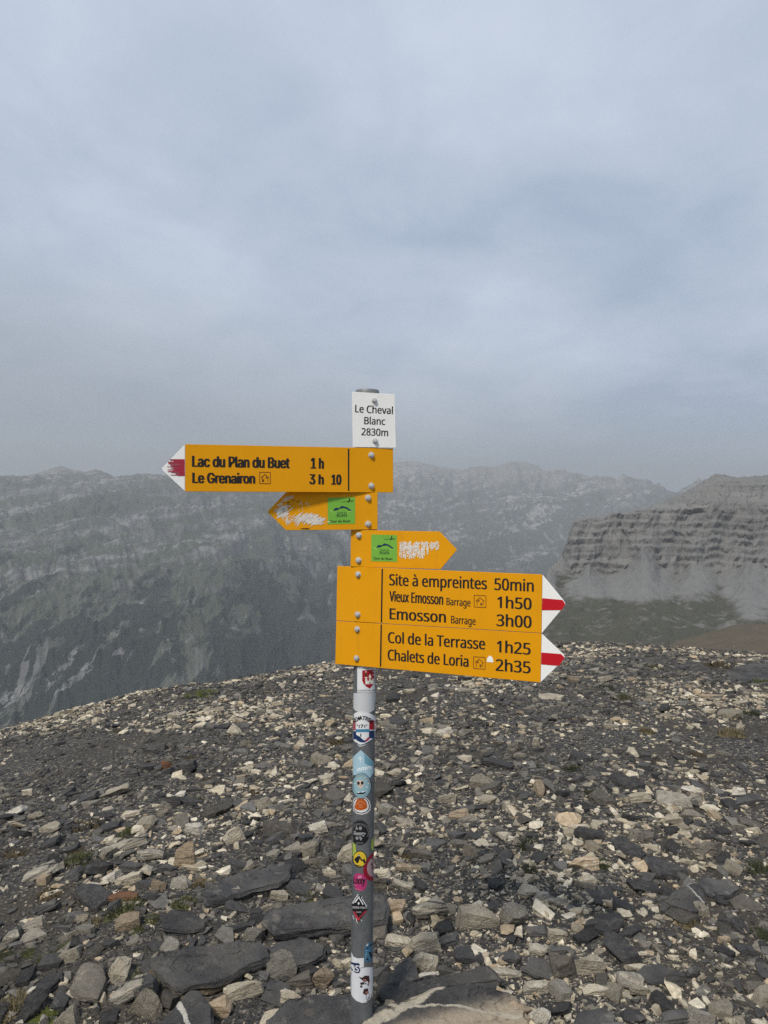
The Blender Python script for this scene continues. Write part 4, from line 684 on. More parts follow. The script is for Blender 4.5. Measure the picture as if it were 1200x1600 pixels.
for row in [
 # px, py, w, h, kind, label, phrase, style, roll, thick
 (672, 1420, 54, 46, 'striped', 'grey block with white streaks, upper right of the pole foot', 'the white-streaked block', 'chunk', 12, 0.7),
 (613, 1424, 38, 36, 'tan', 'orange-brown craggy stone between pole and white-streaked block', 'the orange-brown crag', 'chunk', -8, 0.8),
 (664, 1475, 44, 34, 'pale', 'cream stone topping the small pile right of the pole', 'the cream pile', 'chunk', 20, 0.8),
 (662, 1508, 34, 44, 'pale', 'upright craggy cream stone in middle of pile right of the pole', None, 'chunk', 70, 0.9),
 (671, 1531, 32, 28, 'white', 'lowest whitish stone of the pile, on top of the veined slab', None, 'chunk', 10, 0.8),
 (627, 1474, 50, 26, 'pale', 'long pale stone lying right behind the pole, near the triangular slab', None, 'chunk', -20, 0.6),
 (884, 1514, 40, 50, 'brown', 'brown block half of the brown and cream pair', 'the brown and cream pair', 'chunk', 5, 0.9),
 (919, 1507, 50, 44, 'pale', 'big cream block half of the brown and cream pair', None, 'chunk', -10, 0.85),
 (986, 1532, 48, 34, 'striped', 'cream stone with dark stripes beside the cracked grey slab', 'the dark-striped cream stone', 'chunk', -12, 0.6),
 (911, 1348, 46, 27, 'tan', 'bright orange-tan stone beside a green tuft', 'the orange-tan stone', 'chunk', 4, 0.8),
 (1106, 1328, 44, 30, 'brown', 'olive-brown speckled boulder with pale underside', 'the olive-brown boulder', 'chunk', -6, 0.8),
 (262, 1197, 18, 15, 'rust', 'small rust-orange stone on dark gravel', 'the rust-orange stone', 'chunk', 0, 0.9),
 (203, 1211, 30, 20, 'slate', 'black angular block on dark gravel below the rust-orange stone', 'the black block', 'chunk', -8, 0.9),
 (290, 1201, 34, 24, 'slate', 'grey angular boulder right beside the rust-orange stone', 'the boulder beside the rust-orange stone', 'chunk', 10, 0.8),
 (178, 1236, 58, 19, 'pale', 'long flat cream slab pointing to the upper right', 'the long flat cream slab', 'plate', 14, 0.5),
 (270, 1255, 26, 20, 'slate', 'black block with a white stone touching its top', None, 'chunk', 0, 0.9),
 (281, 1242, 22, 12, 'white', 'white stone touching the top of a black block', None, 'chunk', 8, 0.8),
 (304, 1298, 28, 26, 'white', 'white jagged stone above the upright tan stone', 'the white jagged stone', 'chunk', -10, 0.85),
 (363, 1310, 34, 30, 'pale', 'cream rounded stone far above the uppermost long slab', 'the cream rounded stone', 'chunk', 25, 0.85),
 (497, 1292, 38, 20, 'white', 'white flat stone just left of the pole', 'the white flat stone', 'chunk', 8, 0.7),
 (312, 1135, 22, 13, 'pale', 'cream stone shining on the left shoulder of the summit', 'the cream stone on the shoulder', 'chunk', 6, 0.8),
 (340, 1135, 44, 9, 'slate', 'dark flat plate beside the cream stone on the shoulder', None, 'plate', 8, 0.6),
 (370, 1144, 26, 17, 'pale', 'striped cream stone near the crest left of the pole', None, 'chunk', -30, 0.8),
 (240, 1172, 40, 18, 'slate', 'low dark outcrop stone on the left gravel slope', None, 'plate', 4, 0.8),
 (287, 1346, 36, 48, 'tan', 'upright cream-tan stone, tallest of the pale stones on the left', 'the upright tan stone', 'chunk', 4, 1.0),
 (196, 1321, 74, 28, 'striped', 'long pale ribbed stone on the left', 'the long ribbed stone', 'plate', 14, 0.7),
 (236, 1336, 44, 24, 'striped', 'white and grey banded stone between long ribbed and upright tan stones', None, 'chunk', 0, 0.7),
 (205, 1356, 36, 22, 'slate', 'dark grey plate just below the long ribbed stone', None, 'plate', -6, 0.7),
 (152, 1362, 44, 28, 'slate', 'dark rounded slate below the long ribbed stone, touching cream stones', 'the dark rounded slate', 'chunk', -5, 0.8),
 (110, 1368, 36, 26, 'slate', 'dark slanted plate next to the dark rounded slate', None, 'plate', 18, 0.6),
 (177, 1372, 26, 20, 'white', 'white pebble touching the dark rounded slate', None, 'chunk', 20, 0.8),
 (203, 1374, 42, 20, 'pale', 'cream wedge stone below the long ribbed stone', 'the cream wedge', 'chunk', 12, 0.7),
 (259, 1359, 28, 18, 'slate', 'small dark block at the base of the upright tan stone', None, 'chunk', 0, 0.8),
 (146, 1384, 24, 11, 'white', 'small white stone below the dark rounded slate', None, 'chunk', -6, 0.7),
 (192, 1406, 46, 20, 'rust', 'rust-brown block with pale corner above green moss', 'the rust-brown block', 'chunk', -4, 0.8),
 (54, 1443, 34, 22, 'white', 'pale angular stone on gravel near the left edge', 'the pale angular stone', 'chunk', 14, 0.7),
 (128, 1437, 24, 16, 'pale', 'cream stone beside a dry grass tuft', None, 'chunk', 0, 0.8),
 (70, 1418, 44, 20, 'slate', 'dark plate above the pale angular stone', None, 'plate', 20, 0.6),
 (60, 1365, 72, 24, 'striped', 'long tilted streaky stone near the left edge', 'the long tilted streaky stone', 'plate', 20, 0.7),
 (184, 1518, 42, 40, 'pale', 'tan oval stone standing between grey-brown boulder and largest slab', 'the tan oval stone', 'chunk', 35, 0.7),
 (196, 1552, 82, 32, 'striped', 'long cream stone pointing up towards the largest slab', 'the long cream stone', 'chunk', 32, 0.6),
 (53, 1551, 24, 16, 'white', 'small white stone at the lower left', None, 'chunk', 4, 0.8),
 (95, 1562, 24, 46, 'slate', 'narrow dark plate below the grey-brown boulder', None, 'plate', 0, 0.4),
 (20, 1502, 24, 20, 'brown', 'grey-brown stone at the left edge', None, 'chunk', 0, 0.8),
 (17, 1467, 34, 24, 'striped', 'streaked stone cut by the left edge', None, 'chunk', 25, 0.7),
 (228, 1548, 44, 56, 'slate', 'dark brown-grey block tucked under the largest slab', None, 'chunk', 0, 0.8),
 (345, 1579, 40, 40, 'tan', 'orange-tan crag beside the slate with a white stripe', 'the orange-tan crag', 'chunk', 10, 0.9),
 (384, 1548, 54, 36, 'pale', 'cream wedge leaning on the front edge of the largest slab', None, 'chunk', 22, 0.8),
 (390, 1396, 18, 16, 'tan', 'small tan stone under the uppermost long slab', None, 'chunk', 0, 0.8),
 (436, 1402, 28, 22, 'pale', 'grey-cream stone between the two long slabs', 'the stone between the long slabs', 'chunk', -10, 0.8),
 (425, 1420, 36, 16, 'brown', 'grey-brown flat stone in front of the stone between the long slabs', None, 'plate', 30, 0.6),
 (468, 1388, 38, 26, 'slate', 'dark slanted plate at the right end of the uppermost long slab', None, 'plate', -20, 0.5),
 (455, 1565, 34, 30, 'pale', 'rounded cream-grey stone on the plate touching the pole', None, 'chunk', 0, 0.9),
 (468, 1535, 44, 30, 'brown', 'brown ribbed stone between angular boulder and the pole', None, 'plate', 15, 0.7),
 (500, 1536, 40, 38, 'tan', 'tan-brown block left of the pole sticker with letters', None, 'chunk', -20, 0.9),
 (430, 1545, 40, 26, 'slate', 'dark plate with pale tip below the angular boulder', None, 'plate', -14, 0.6),
 (455, 1592, 90, 26, 'pale', 'broad cream-brown stone at the bottom edge left of the pole', None, 'chunk', 4, 0.7),
 (545, 1512, 22, 22, 'pale', 'cream stone peeking from behind the lower pole', None, 'chunk', 30, 0.9),
 (540, 1336, 34, 34, 'pale', 'cream craggy stone touching the pole behind the yellow round sticker', None, 'chunk', 35, 0.8),
 (514, 1368, 22, 20, 'pale', 'small cream stone between pole and uppermost long slab', None, 'chunk', 0, 0.9),
 (597, 1366, 26, 24, 'pale', 'cream stone just right of the dark red sticker', None, 'chunk', 15, 0.8),
 (640, 1355, 44, 16, 'tan', 'tan flat stone under dark moss right of the pole', None, 'chunk', -6, 0.7),
 (660, 1335, 40, 22, 'brown', 'grey-brown stone beside dark moss right of the pole', None, 'chunk', -12, 0.7),
 (594, 1385, 20, 24, 'brown', 'grey cube-shaped stone against the pole beside the pink sticker', None, 'chunk', 0, 0.9),
 (632, 1386, 38, 22, 'striped', 'pale streaky wedge above the white-streaked block', None, 'chunk', -16, 0.7),
 (618, 1210, 30, 16, 'pale', 'cream stone on the far slope right of the pole', None, 'chunk', 6, 0.8),
 (695, 1145, 30, 15, 'white', 'whitish stone, brightest on the mid slope under the lowest arrow board', 'the whitish mid-slope stone', 'chunk', 0, 0.8),
 (640, 1080, 20, 10, 'pale', 'pale stone near the crest under the lowest arrow board', None, 'chunk', 0, 0.8),
 (862, 1088, 40, 13, 'pale', 'pale low stone below the arrow tip', 'the pale stone below the arrow tip', 'plate', 2, 0.6),
 (1115, 1088, 46, 14, 'tan', 'broad tan patch-like stone on the right crest', 'the broad tan stone', 'plate', -3, 0.6),
 (1155, 1242, 26, 22, 'white', 'rounded cream-white stone near the right edge', 'the rounded cream-white stone', 'chunk', 0, 0.9),
 (1085, 1253, 24, 22, 'white', 'white rounded stone left of the rounded cream-white stone', None, 'chunk', 0, 0.9),
 (1082, 1235, 38, 11, 'white', 'thin white elongated stone above two rounded white stones', None, 'plate', -4, 0.7),
 (1000, 1250, 34, 20, 'pale', 'cream lumpy stone with tan top on the right slope', 'the cream lumpy stone', 'chunk', 8, 0.8),
 (1178, 1247, 40, 18, 'slate', 'dark slab right beside the rounded cream-white stone', None, 'plate', -8, 0.6),
 (1175, 1288, 44, 18, 'brown', 'brown-grey plate near the right edge below rounded cream-white stone', None, 'plate', -14, 0.6),
 (905, 1292, 30, 12, 'pale', 'pale flat stone on the right slope', None, 'plate', 0, 0.7),
 (700, 1250, 30, 18, 'pale', 'cream stone on the slope, highest of three right of the pole', None, 'chunk', 6, 0.8),
 (715, 1275, 34, 22, 'tan', 'tan lump on the slope right of the pole', 'the tan lump', 'chunk', 0, 0.8),
 (760, 1250, 34, 18, 'pale', 'cream flat stone beyond the tan lump', None, 'chunk', 10, 0.7),
 (826, 1395, 34, 24, 'pale', 'cream block among dark slates, left of the five-sided slab', None, 'chunk', -5, 0.8),
 (845, 1405, 28, 20, 'white', 'white lumpy stone touching a cream block', None, 'chunk', 6, 0.8),
 (872, 1412, 30, 18, 'striped', 'grey and white banded stone above the propped dark plate', None, 'chunk', 0, 0.8),
 (922, 1446, 24, 24, 'pale', 'cream faceted stone touching the blue-black block', None, 'chunk', 20, 0.8),
 (872, 1465, 30, 22, 'pale', 'cream stone above the brown and cream pair', None, 'chunk', -6, 0.8),
 (845, 1487, 36, 22, 'striped', 'whitish flaky stone behind the propped dark plate', None, 'chunk', -10, 0.7),
 (840, 1455, 36, 24, 'slate', 'dark square plate above the propped dark plate', None, 'plate', 5, 0.6),
 (875, 1485, 36, 18, 'slate', 'dark plate directly above the brown block', None, 'plate', 0, 0.6),
 (975, 1416, 36, 26, 'slate', 'dark slanted plate right of the five-sided slab', 'the slanted plate', 'plate', -18, 0.5),
 (1053, 1535, 30, 28, 'slate', 'dark block under the cracked grey slab', None, 'chunk', 0, 0.9),
 (1085, 1525, 26, 22, 'slate', 'small dark block right of the cracked grey slab', None, 'chunk', 0, 0.9),
 (1131, 1470, 20, 14, 'tan', 'small tan wedge on gravel near the right edge', 'the tan wedge', 'chunk', 10, 0.8),
 (1145, 1440, 28, 13, 'slate', 'dark flat lens-shaped stone near the right edge', None, 'plate', 0, 0.7),
 (1165, 1484, 36, 16, 'slate', 'dark plate below the tan wedge', None, 'plate', -5, 0.6),
 (1185, 1545, 40, 22, 'brown', 'grey-brown plate cut by the right edge near the bottom', None, 'plate', -14, 0.6),
 (1155, 1562, 26, 18, 'white', 'whitish long pebble near the bottom right', None, 'chunk', -35, 0.7),
 (1122, 1528, 14, 13, 'pale', 'round pinkish-cream pebble near the bottom right', None, 'chunk', 0, 0.9),
 (812, 1585, 40, 34, 'tan', 'tan crag right of the quartz-veined slab', None, 'chunk', 10, 0.9),
 (841, 1590, 28, 34, 'white', 'white upright stone near the bottom, beside the tan crag', None, 'chunk', 60, 0.9),
 (838, 1545, 40, 28, 'striped', 'hollow-looking pale stone beside the propped dark plate', None, 'chunk', 0, 0.8),
 (930, 1548, 40, 20, 'pale', 'cream flat stone under the big cream block', None, 'plate', 0, 0.7),
 (1000, 1552, 34, 18, 'pale', 'cream flat stone under the dark-striped cream stone', None, 'chunk', -12, 0.7),
 (1060, 1590, 60, 26, 'slate', 'wide dark plate at the bottom edge near the right', None, 'plate', 5, 0.6),
 (985, 1590, 40, 24, 'slate', 'dark plate at the bottom edge next to the cut slab', None, 'plate', -8, 0.6),
 (700, 1470, 36, 26, 'slate', 'dark plate right of the cream pile', None, 'plate', 12, 0.5),
 (735, 1490, 50, 26, 'slate', 'dark plate beyond the quartz-veined slab', None, 'plate', -10, 0.5),
 (790, 1500, 44, 22, 'slate', 'dark slate plate left of the propped dark plate', None, 'plate', 8, 0.6),
 (790, 1522, 50, 20, 'striped', 'dark plate with white lower edge left of the propped plate', None, 'plate', -8, 0.6),
 (20, 1270, 40, 18, 'white', 'whitish stone on gravel at the left edge', None, 'chunk', 22, 0.6),
 (76, 1293, 38, 18, 'pale', 'pale hump stone beside brown moss', 'the pale hump stone', 'chunk', 8, 0.7),
 (77, 1318, 36, 18, 'slate', 'bluish slate plate below the pale hump stone', None, 'plate', 16, 0.6),
 (225, 1289, 32, 28, 'pale', 'pinkish cream slanted stone above the long ribbed stone', None, 'chunk', 38, 0.7),
 (205, 1273, 30, 14, 'pale', 'cream stone with round top above the pinkish slanted stone', None, 'chunk', 0, 0.8),
 (172, 1292, 34, 22, 'slate', 'flat grey slab beside brown moss', None, 'plate', 14, 0.6),
 (133, 1247, 40, 16, 'slate', 'dark plate next to the long flat cream slab', None, 'plate', 20, 0.5),
 (42, 1242, 18, 15, 'pale', 'rounded cream stone far out on the left gravel', None, 'chunk', 0, 0.9),
 (114, 1258, 16, 11, 'white', 'small white wedge below the long flat cream slab', None, 'chunk', 20, 0.8),
 (257, 1066, 17, 7, 'brown', 'dark stone perched on the skyline crest', 'the stone perched on the crest', 'plate', -4, 0.8),
]:
    px, py, w_, h_, kind, lab, phr, style, roll, th = row
    placed_stone(px, py, w_, h_, kind, lab, phr, int(px * 7 + py), style, roll, None, th)

# ------------------------------------------------------------------ the next largest loose stones, each an object of its own
POLE_AXIS = Vector((0, 0, 0))
rng = random.Random(77)
PROTO = []
for i in range(40):
    pl = i % 5 < 3
    bm = cut_stone(900 + i, 1.0, rng.uniform(0.55, 0.95), rng.uniform(0.16, 0.34) if pl else rng.uniform(0.45, 0.7), 'plate' if pl else 'chunk', 0.13)
    PROTO.append((pl, to_mesh(bm, 'stone', MAT['slate'])))
VAR = {}
def variant(i, kind):
    if (i, kind) not in VAR:
        me = PROTO[i][1].copy(); me.materials.clear(); me.materials.append(MAT[kind]); VAR[(i, kind)] = me
    return VAR[(i, kind)]
todo = 296 - len(ROCKS); tries = 0
while todo > 0 and tries < 20000:
    tries += 1
    px = rng.uniform(-10, 1210); t = rng.random(); py = 1045 + 560 * t
    cols = rng.choices(['slate', 'brown', 'pale', 'white', 'striped', 'tan'], [58, 12, 13, 8, 6, 3])[0]
    G = on_ground(px, py)
    if py < 1060 or (G - CAM).length > 11.5: continue
    dep = (G - CAM).dot(_f)
    s = 0.062 * (1 - rng.random()) ** -0.38
    if s > 0.2 or s * F / dep < 17: continue
    if px < 330 and 1130 < py < 1300 and rng.random() < 0.5: continue
    rad = s * F / dep / 2
    if any((px - q[0]) ** 2 + ((py - q[1]) * 1.5) ** 2 < (0.62 * (rad + q[2])) ** 2 for q in ROCKS): continue
    if abs(px - 566) < 20 + rad and py > 1480: continue
    want = cols in ('slate', 'brown')
    i = rng.choice([k for k in range(40) if PROTO[k][0] == want])
    o = link(bpy.data.objects.new('stone', variant(i, cols)))
    gn = ground_normal(G.x, G.y)
    o.scale = (s, s * rng.uniform(0.75, 1.1), s * rng.uniform(0.8, 1.25))
    q = Vector((0, 0, 1)).rotation_difference(gn).to_matrix()
    o.rotation_euler = (q @ Matrix.Rotation(rng.gauss(0, 0.2), 3, 'X') @ Matrix.Rotation(rng.gauss(0, 0.2), 3, 'Y') @ Matrix.Rotation(rng.uniform(0, 6.28), 3, 'Z')).to_euler()
    o.location = G + gn * s * 0.08
    tag(o, None, 'stone', 'stones on the summit')
    ROCKS.append([px, py, rad, o, COLOUR[cols], 'flat' if want else 'blocky', None])
    todo -= 1
ORD = ['nearest', 'second', 'third', 'fourth', 'fifth', 'sixth', 'seventh', 'eighth', 'ninth']
LAND = [q for q in ROCKS if q[6]]
cells = {}
for q in ROCKS:
    if q[3].get('label'): continue
    L = min(LAND, key=lambda l: (l[0] - q[0]) ** 2 + 2.5 * (l[1] - q[1]) ** 2)
    dx = q[0] - L[0]; dy = (q[1] - L[1]) * 1.5
    side = ('right of' if dx > 0 else 'left of') if abs(dx) > abs(dy) else ('in front of' if dy > 0 else 'beyond')
    cells.setdefault((q[4], q[5], side, L[6]), []).append((dx * dx + dy * dy, q))
for (c, sh, side, ph), v in cells.items():
    v.sort(key=lambda a: a[0])
    for k, (_, q) in enumerate(v):
        rank = '' if len(v) == 1 else ORD[min(k, 8)] + ' '
        q[3]['label'] = f"{rank}{'small ' if q[2] < 12 else ''}{c} {sh} stone {side} {ph}"

# ------------------------------------------------------------------ the uncountable scree
def scree_material():
    n = N('loose_scree'); p = n.pos()
    at = n.node('ShaderNodeAttribute', attribute_name='tint').outputs['Color']
    mot = n.noise(p, 55.0, 6, 0.65, 0.3); gr = n.noise(p, 260.0, 4, 0.7)
    c = n.mix(0.75, at, n.ramp(mot, [(0.3, 0.5), (0.5, 1.0), (0.7, 1.45)]), 'MULTIPLY')
    c = n.mix(0.5, c, n.ramp(gr, [(0.3, 0.55), (0.5, 1.0), (0.7, 1.5)]), 'MULTIPLY')
    n.bump(n.math('ADD', mot, n.math('MULTIPLY', gr, 0.4)), 0.7, 0.008)
    return n.fin(c, 0.82)
rs_ = np.random.RandomState(5)
def hull_proto(seed, npts, style):
    r = np.random.RandomState(seed); bm = bmesh.new()
    if style == 'plate':
        k = npts // 2; a = np.sort(r.uniform(0, 2 * np.pi, k)); q = r.uniform(0.75, 1.0, k)
        P = [(q[i] * np.cos(a[i]), q[i] * np.sin(a[i]), 0.5 + r.uniform(-.3, .1)) for i in range(k)] + [(q[i] * .95 * np.cos(a[i]) + r.uniform(-.1, .1), q[i] * .95 * np.sin(a[i]) + r.uniform(-.1, .1), -0.5) for i in range(k)]
    else:
        P = r.normal(size=(npts, 3)); P = P / np.linalg.norm(P, axis=1)[:, None] * r.uniform(0.8, 1, (npts, 1))
    for p in P: bm.verts.new(p)
    bmesh.ops.convex_hull(bm, input=bm.verts)
    for v in [v for v in bm.verts if not v.link_faces]: bm.verts.remove(v)
    bm.verts.index_update(); bmesh.ops.triangulate(bm, faces=bm.faces)
    bm.verts.index_update()
    V = np.array([v.co for v in bm.verts]); T = np.array([[v.index for v in f.verts] for f in bm.faces]); bm.free()
    return V, T
PAL = {'slate': np.array([(0.042, 0.041, 0.041), (0.064, 0.062, 0.060), (0.102, 0.098, 0.091), (0.052, 0.051, 0.049)]), 'brown': np.array([(0.080, 0.073, 0.062), (0.135, 0.122, 0.100), (0.10, 0.095, 0.086), (0.18, 0.162, 0.132)]),
       'pale': np.array([(0.41, 0.36, 0.268), (0.50, 0.45, 0.355), (0.32, 0.275, 0.20), (0.23, 0.20, 0.152), (0.33, 0.262, 0.178), (0.42, 0.375, 0.29)])}
def scatter(count, r0, r1, smin, smax, power, npts, radial):
    az_ = np.radians(rs_.uniform(-46, 46, count)); u = rs_.uniform(0, 1, count)
    r = r0 * (r1 / r0) ** u if radial == 'log' else np.sqrt(r0 ** 2 + u * (r1 ** 2 - r0 ** 2))
    x = r * np.sin(az_); y = r * np.cos(az_)
    # drifts of coarser and finer stone, and of pale stone
    cl = fbm(x * 0.55, y * 0.55, 7.7, 3); pl = fbm(x * 0.8 + 4, y * 0.8, 3.1, 3)
    fine_zone = np.clip(1.0 - np.hypot((x + 2.0) / 1.9, (y - 5.2) / 1.7), 0, 1)
    keep = rs_.uniform(0, 1, count) < np.clip(0.85 + 1.9 * cl - 0.75 * fine_zone * (smin > 0.016), 0.12, 1)
    x, y, pl, cl = x[keep], y[keep], pl[keep], cl[keep]; m = len(x)
    s = smin * (1 - rs_.uniform(0, 1, m) * (1 - (smin / smax) ** power)) ** (-1 / power)
    z = ground_z(x, y)
    pw = np.clip(0.21 + 1.25 * pl, 0.04, 0.66)
    kind = np.where(rs_.uniform(0, 1, m) < pw, 2, np.where(rs_.uniform(0, 1, m) < 0.46, 1, 0))
    col = np.zeros((m, 3))
    for i, nm in enumerate(('slate', 'brown', 'pale')):
        sel = kind == i; col[sel] = PAL[nm][rs_.randint(0, len(PAL[nm]), sel.sum())]
    col *= rs_.uniform(0.75, 1.25, (m, 1))
    plate = (kind != 2) | (rs_.uniform(0, 1, m) < 0.75)
    sx = s; sy = s * rs_.uniform(0.42, 0.92, m); sz = s * np.where(plate, rs_.uniform(0.11, 0.30, m), rs_.uniform(0.34, 0.6, m))
    yaw = rs_.uniform(0, 6.283, m); tx = rs_.normal(0, 0.22, m); ty = rs_.normal(0, 0.22, m)
    e = 0.05; gx = (ground_z(x + e, y, False) - ground_z(x - e, y, False)) / (2 * e); gy = (ground_z(x, y + e, False) - ground_z(x, y - e, False)) / (2 * e)
    return dict(x=x, y=y, z=z + sz * 0.22, sx=sx, sy=sy, sz=sz, yaw=yaw, tx=tx + np.arctan(gy), ty=ty - np.arctan(gx), col=col, plate=plate, npts=npts)
VV, TT, CC = [], [], []; base = 0
for spec in [(62000, 1.1, 14.8, 0.038, 0.13, 2.1, 14, 'area'), (30000, 1.0, 7.0, 0.022, 0.05, 2.2, 12, 'area'), (52000, 6.0, 15.5, 0.030, 0.085, 2.3, 10, 'area'),
             (45000, 1.0, 15.0, 0.016, 0.034, 2.2, 8, 'log'), (65000, 1.0, 5.5, 0.007, 0.017, 2.0, 8, 'log')]:
    D = scatter(*spec)
    pid = rs_.randint(0, 12, len(D['x']))
    for style in ('plate', 'chunk'):
        for k in range(12):
            sel = (pid == k) & (D['plate'] == (style == 'plate')); m = int(sel.sum())
            if not m: continue
            P, T = hull_proto(k * 31 + D['npts'] + (500 if style == 'plate' else 0), D['npts'], style)
            q = P[None] * np.stack([D['sx'][sel], D['sy'][sel], D['sz'][sel]], -1)[:, None, :] * np.array([0.5, 0.5, 0.5 if style == 'chunk' else 1.0])
            c, s_ = np.cos(D['yaw'][sel])[:, None], np.sin(D['yaw'][sel])[:, None]
            X = q[..., 0] * c - q[..., 1] * s_; Y = q[..., 0] * s_ + q[..., 1] * c; Z = q[..., 2]
            c, s_ = np.cos(D['tx'][sel])[:, None], np.sin(D['tx'][sel])[:, None]; Y, Z = Y * c - Z * s_, Y * s_ + Z * c
            c, s_ = np.cos(D['ty'][sel])[:, None], np.sin(D['ty'][sel])[:, None]; X, Z = X * c + Z * s_, -X * s_ + Z * c
            VV.append(np.stack([X + D['x'][sel][:, None], Y + D['y'][sel][:, None], Z + D['z'][sel][:, None]], -1).reshape(-1, 3))
            nv = len(P); TT.append((T[None] + (np.arange(m) * nv)[:, None, None]).reshape(-1, 3) + base); base += m * nv
            cc = np.ones((m, nv, 4)); cc[..., :3] = D['col'][sel][:, None, :]; CC.append(cc.reshape(-1, 4))
tag(mesh_np('scree', np.concatenate(VV), np.concatenate(TT), None, [scree_material()], color=np.concatenate(CC)), kind='stuff')

# ------------------------------------------------------------------ tufts of grass and moss between the stones
def tuft_material(name, a, b):
    n = N(name); p = n.pos(); c = n.mix(n.noise(p, 40, 3), a, b)
    return n.fin(c, 0.85)
TM = {'green': tuft_material('green_grass', (0.035, 0.045, 0.014), (0.085, 0.085, 0.034)), 'dark': tuft_material('dark_grass', (0.020, 0.026, 0.011), (0.046, 0.050, 0.022)),
      'brown': tuft_material('brown_moss', (0.030, 0.021, 0.010), (0.072, 0.052, 0.024)), 'dry': tuft_material('dry_grass', (0.075, 0.060, 0.028), (0.16, 0.13, 0.07)), 'moss': tuft_material('bright_moss', (0.045, 0.058, 0.010), (0.085, 0.095, 0.020))}
def tuft_mesh(seed, blades, mat):
    r = np.random.RandomState(seed); V, T = [], []
    # cushion
    nu, nv_ = 14, 5
    for j in range(nv_):
        for i in range(nu):
            a = i / nu * 6.283; q = (1 - j / nv_) * (0.9 + 0.2 * math.sin(a * 3 + seed)); V.append((q * math.cos(a), q * math.sin(a), 0.16 * math.sin(j / nv_ * 1.57) - 0.03 + r.uniform(-.02, .02)))
    for j in range(nv_ - 1):
        for i in range(nu):
            a = j * nu + i; b = j * nu + (i + 1) % nu; T += [(a, b, b + nu), (a, b + nu, a + nu)]
    V.append((0, 0, 0.16)); tip = len(V) - 1
    for i in range(nu): T.append(((nv_ - 1) * nu + i, (nv_ - 1) * nu + (i + 1) % nu, tip))
    for _ in range(blades):
        q = math.sqrt(r.uniform(0, 1)) * 0.95; a = r.uniform(0, 6.283); bx, by = q * math.cos(a), q * math.sin(a)
        h = r.uniform(0.16, 0.5) * (1.15 - 0.6 * q); le = r.uniform(0.05, 0.35); d = a + r.normal(0, 0.9)
        w_ = r.uniform(0.012, 0.03); pa = d + 1.57
        k = len(V); z0 = 0.12 * (1 - q)
        V += [(bx - w_ * math.cos(pa), by - w_ * math.sin(pa), z0), (bx + w_ * math.cos(pa), by + w_ * math.sin(pa), z0),
              (bx + le * .4 * math.cos(d) - w_ * .7 * math.cos(pa), by + le * .4 * math.sin(d) - w_ * .7 * math.sin(pa), z0 + h * .7), (bx + le * .4 * math.cos(d) + w_ * .7 * math.cos(pa), by + le * .4 * math.sin(d) + w_ * .7 * math.sin(pa), z0 + h * .7),
              (bx + le * math.cos(d), by + le * math.sin(d), z0 + h)]
        T += [(k, k + 1, k + 3), (k, k + 3, k + 2), (k + 2, k + 3, k + 4)]
    o = mesh_np('grass_tuft', np.array(V), np.array(T), None, [mat]); me = o.data; bpy.data.objects.remove(o)
    return me
TMESH = {}
TWORD = {'green': 'green grass tuft', 'dark': 'dark green grass tuft', 'brown': 'low brown moss cushion', 'dry': 'dry yellowish grass tuft', 'moss': 'bright green moss cushion'}
tcell = {}
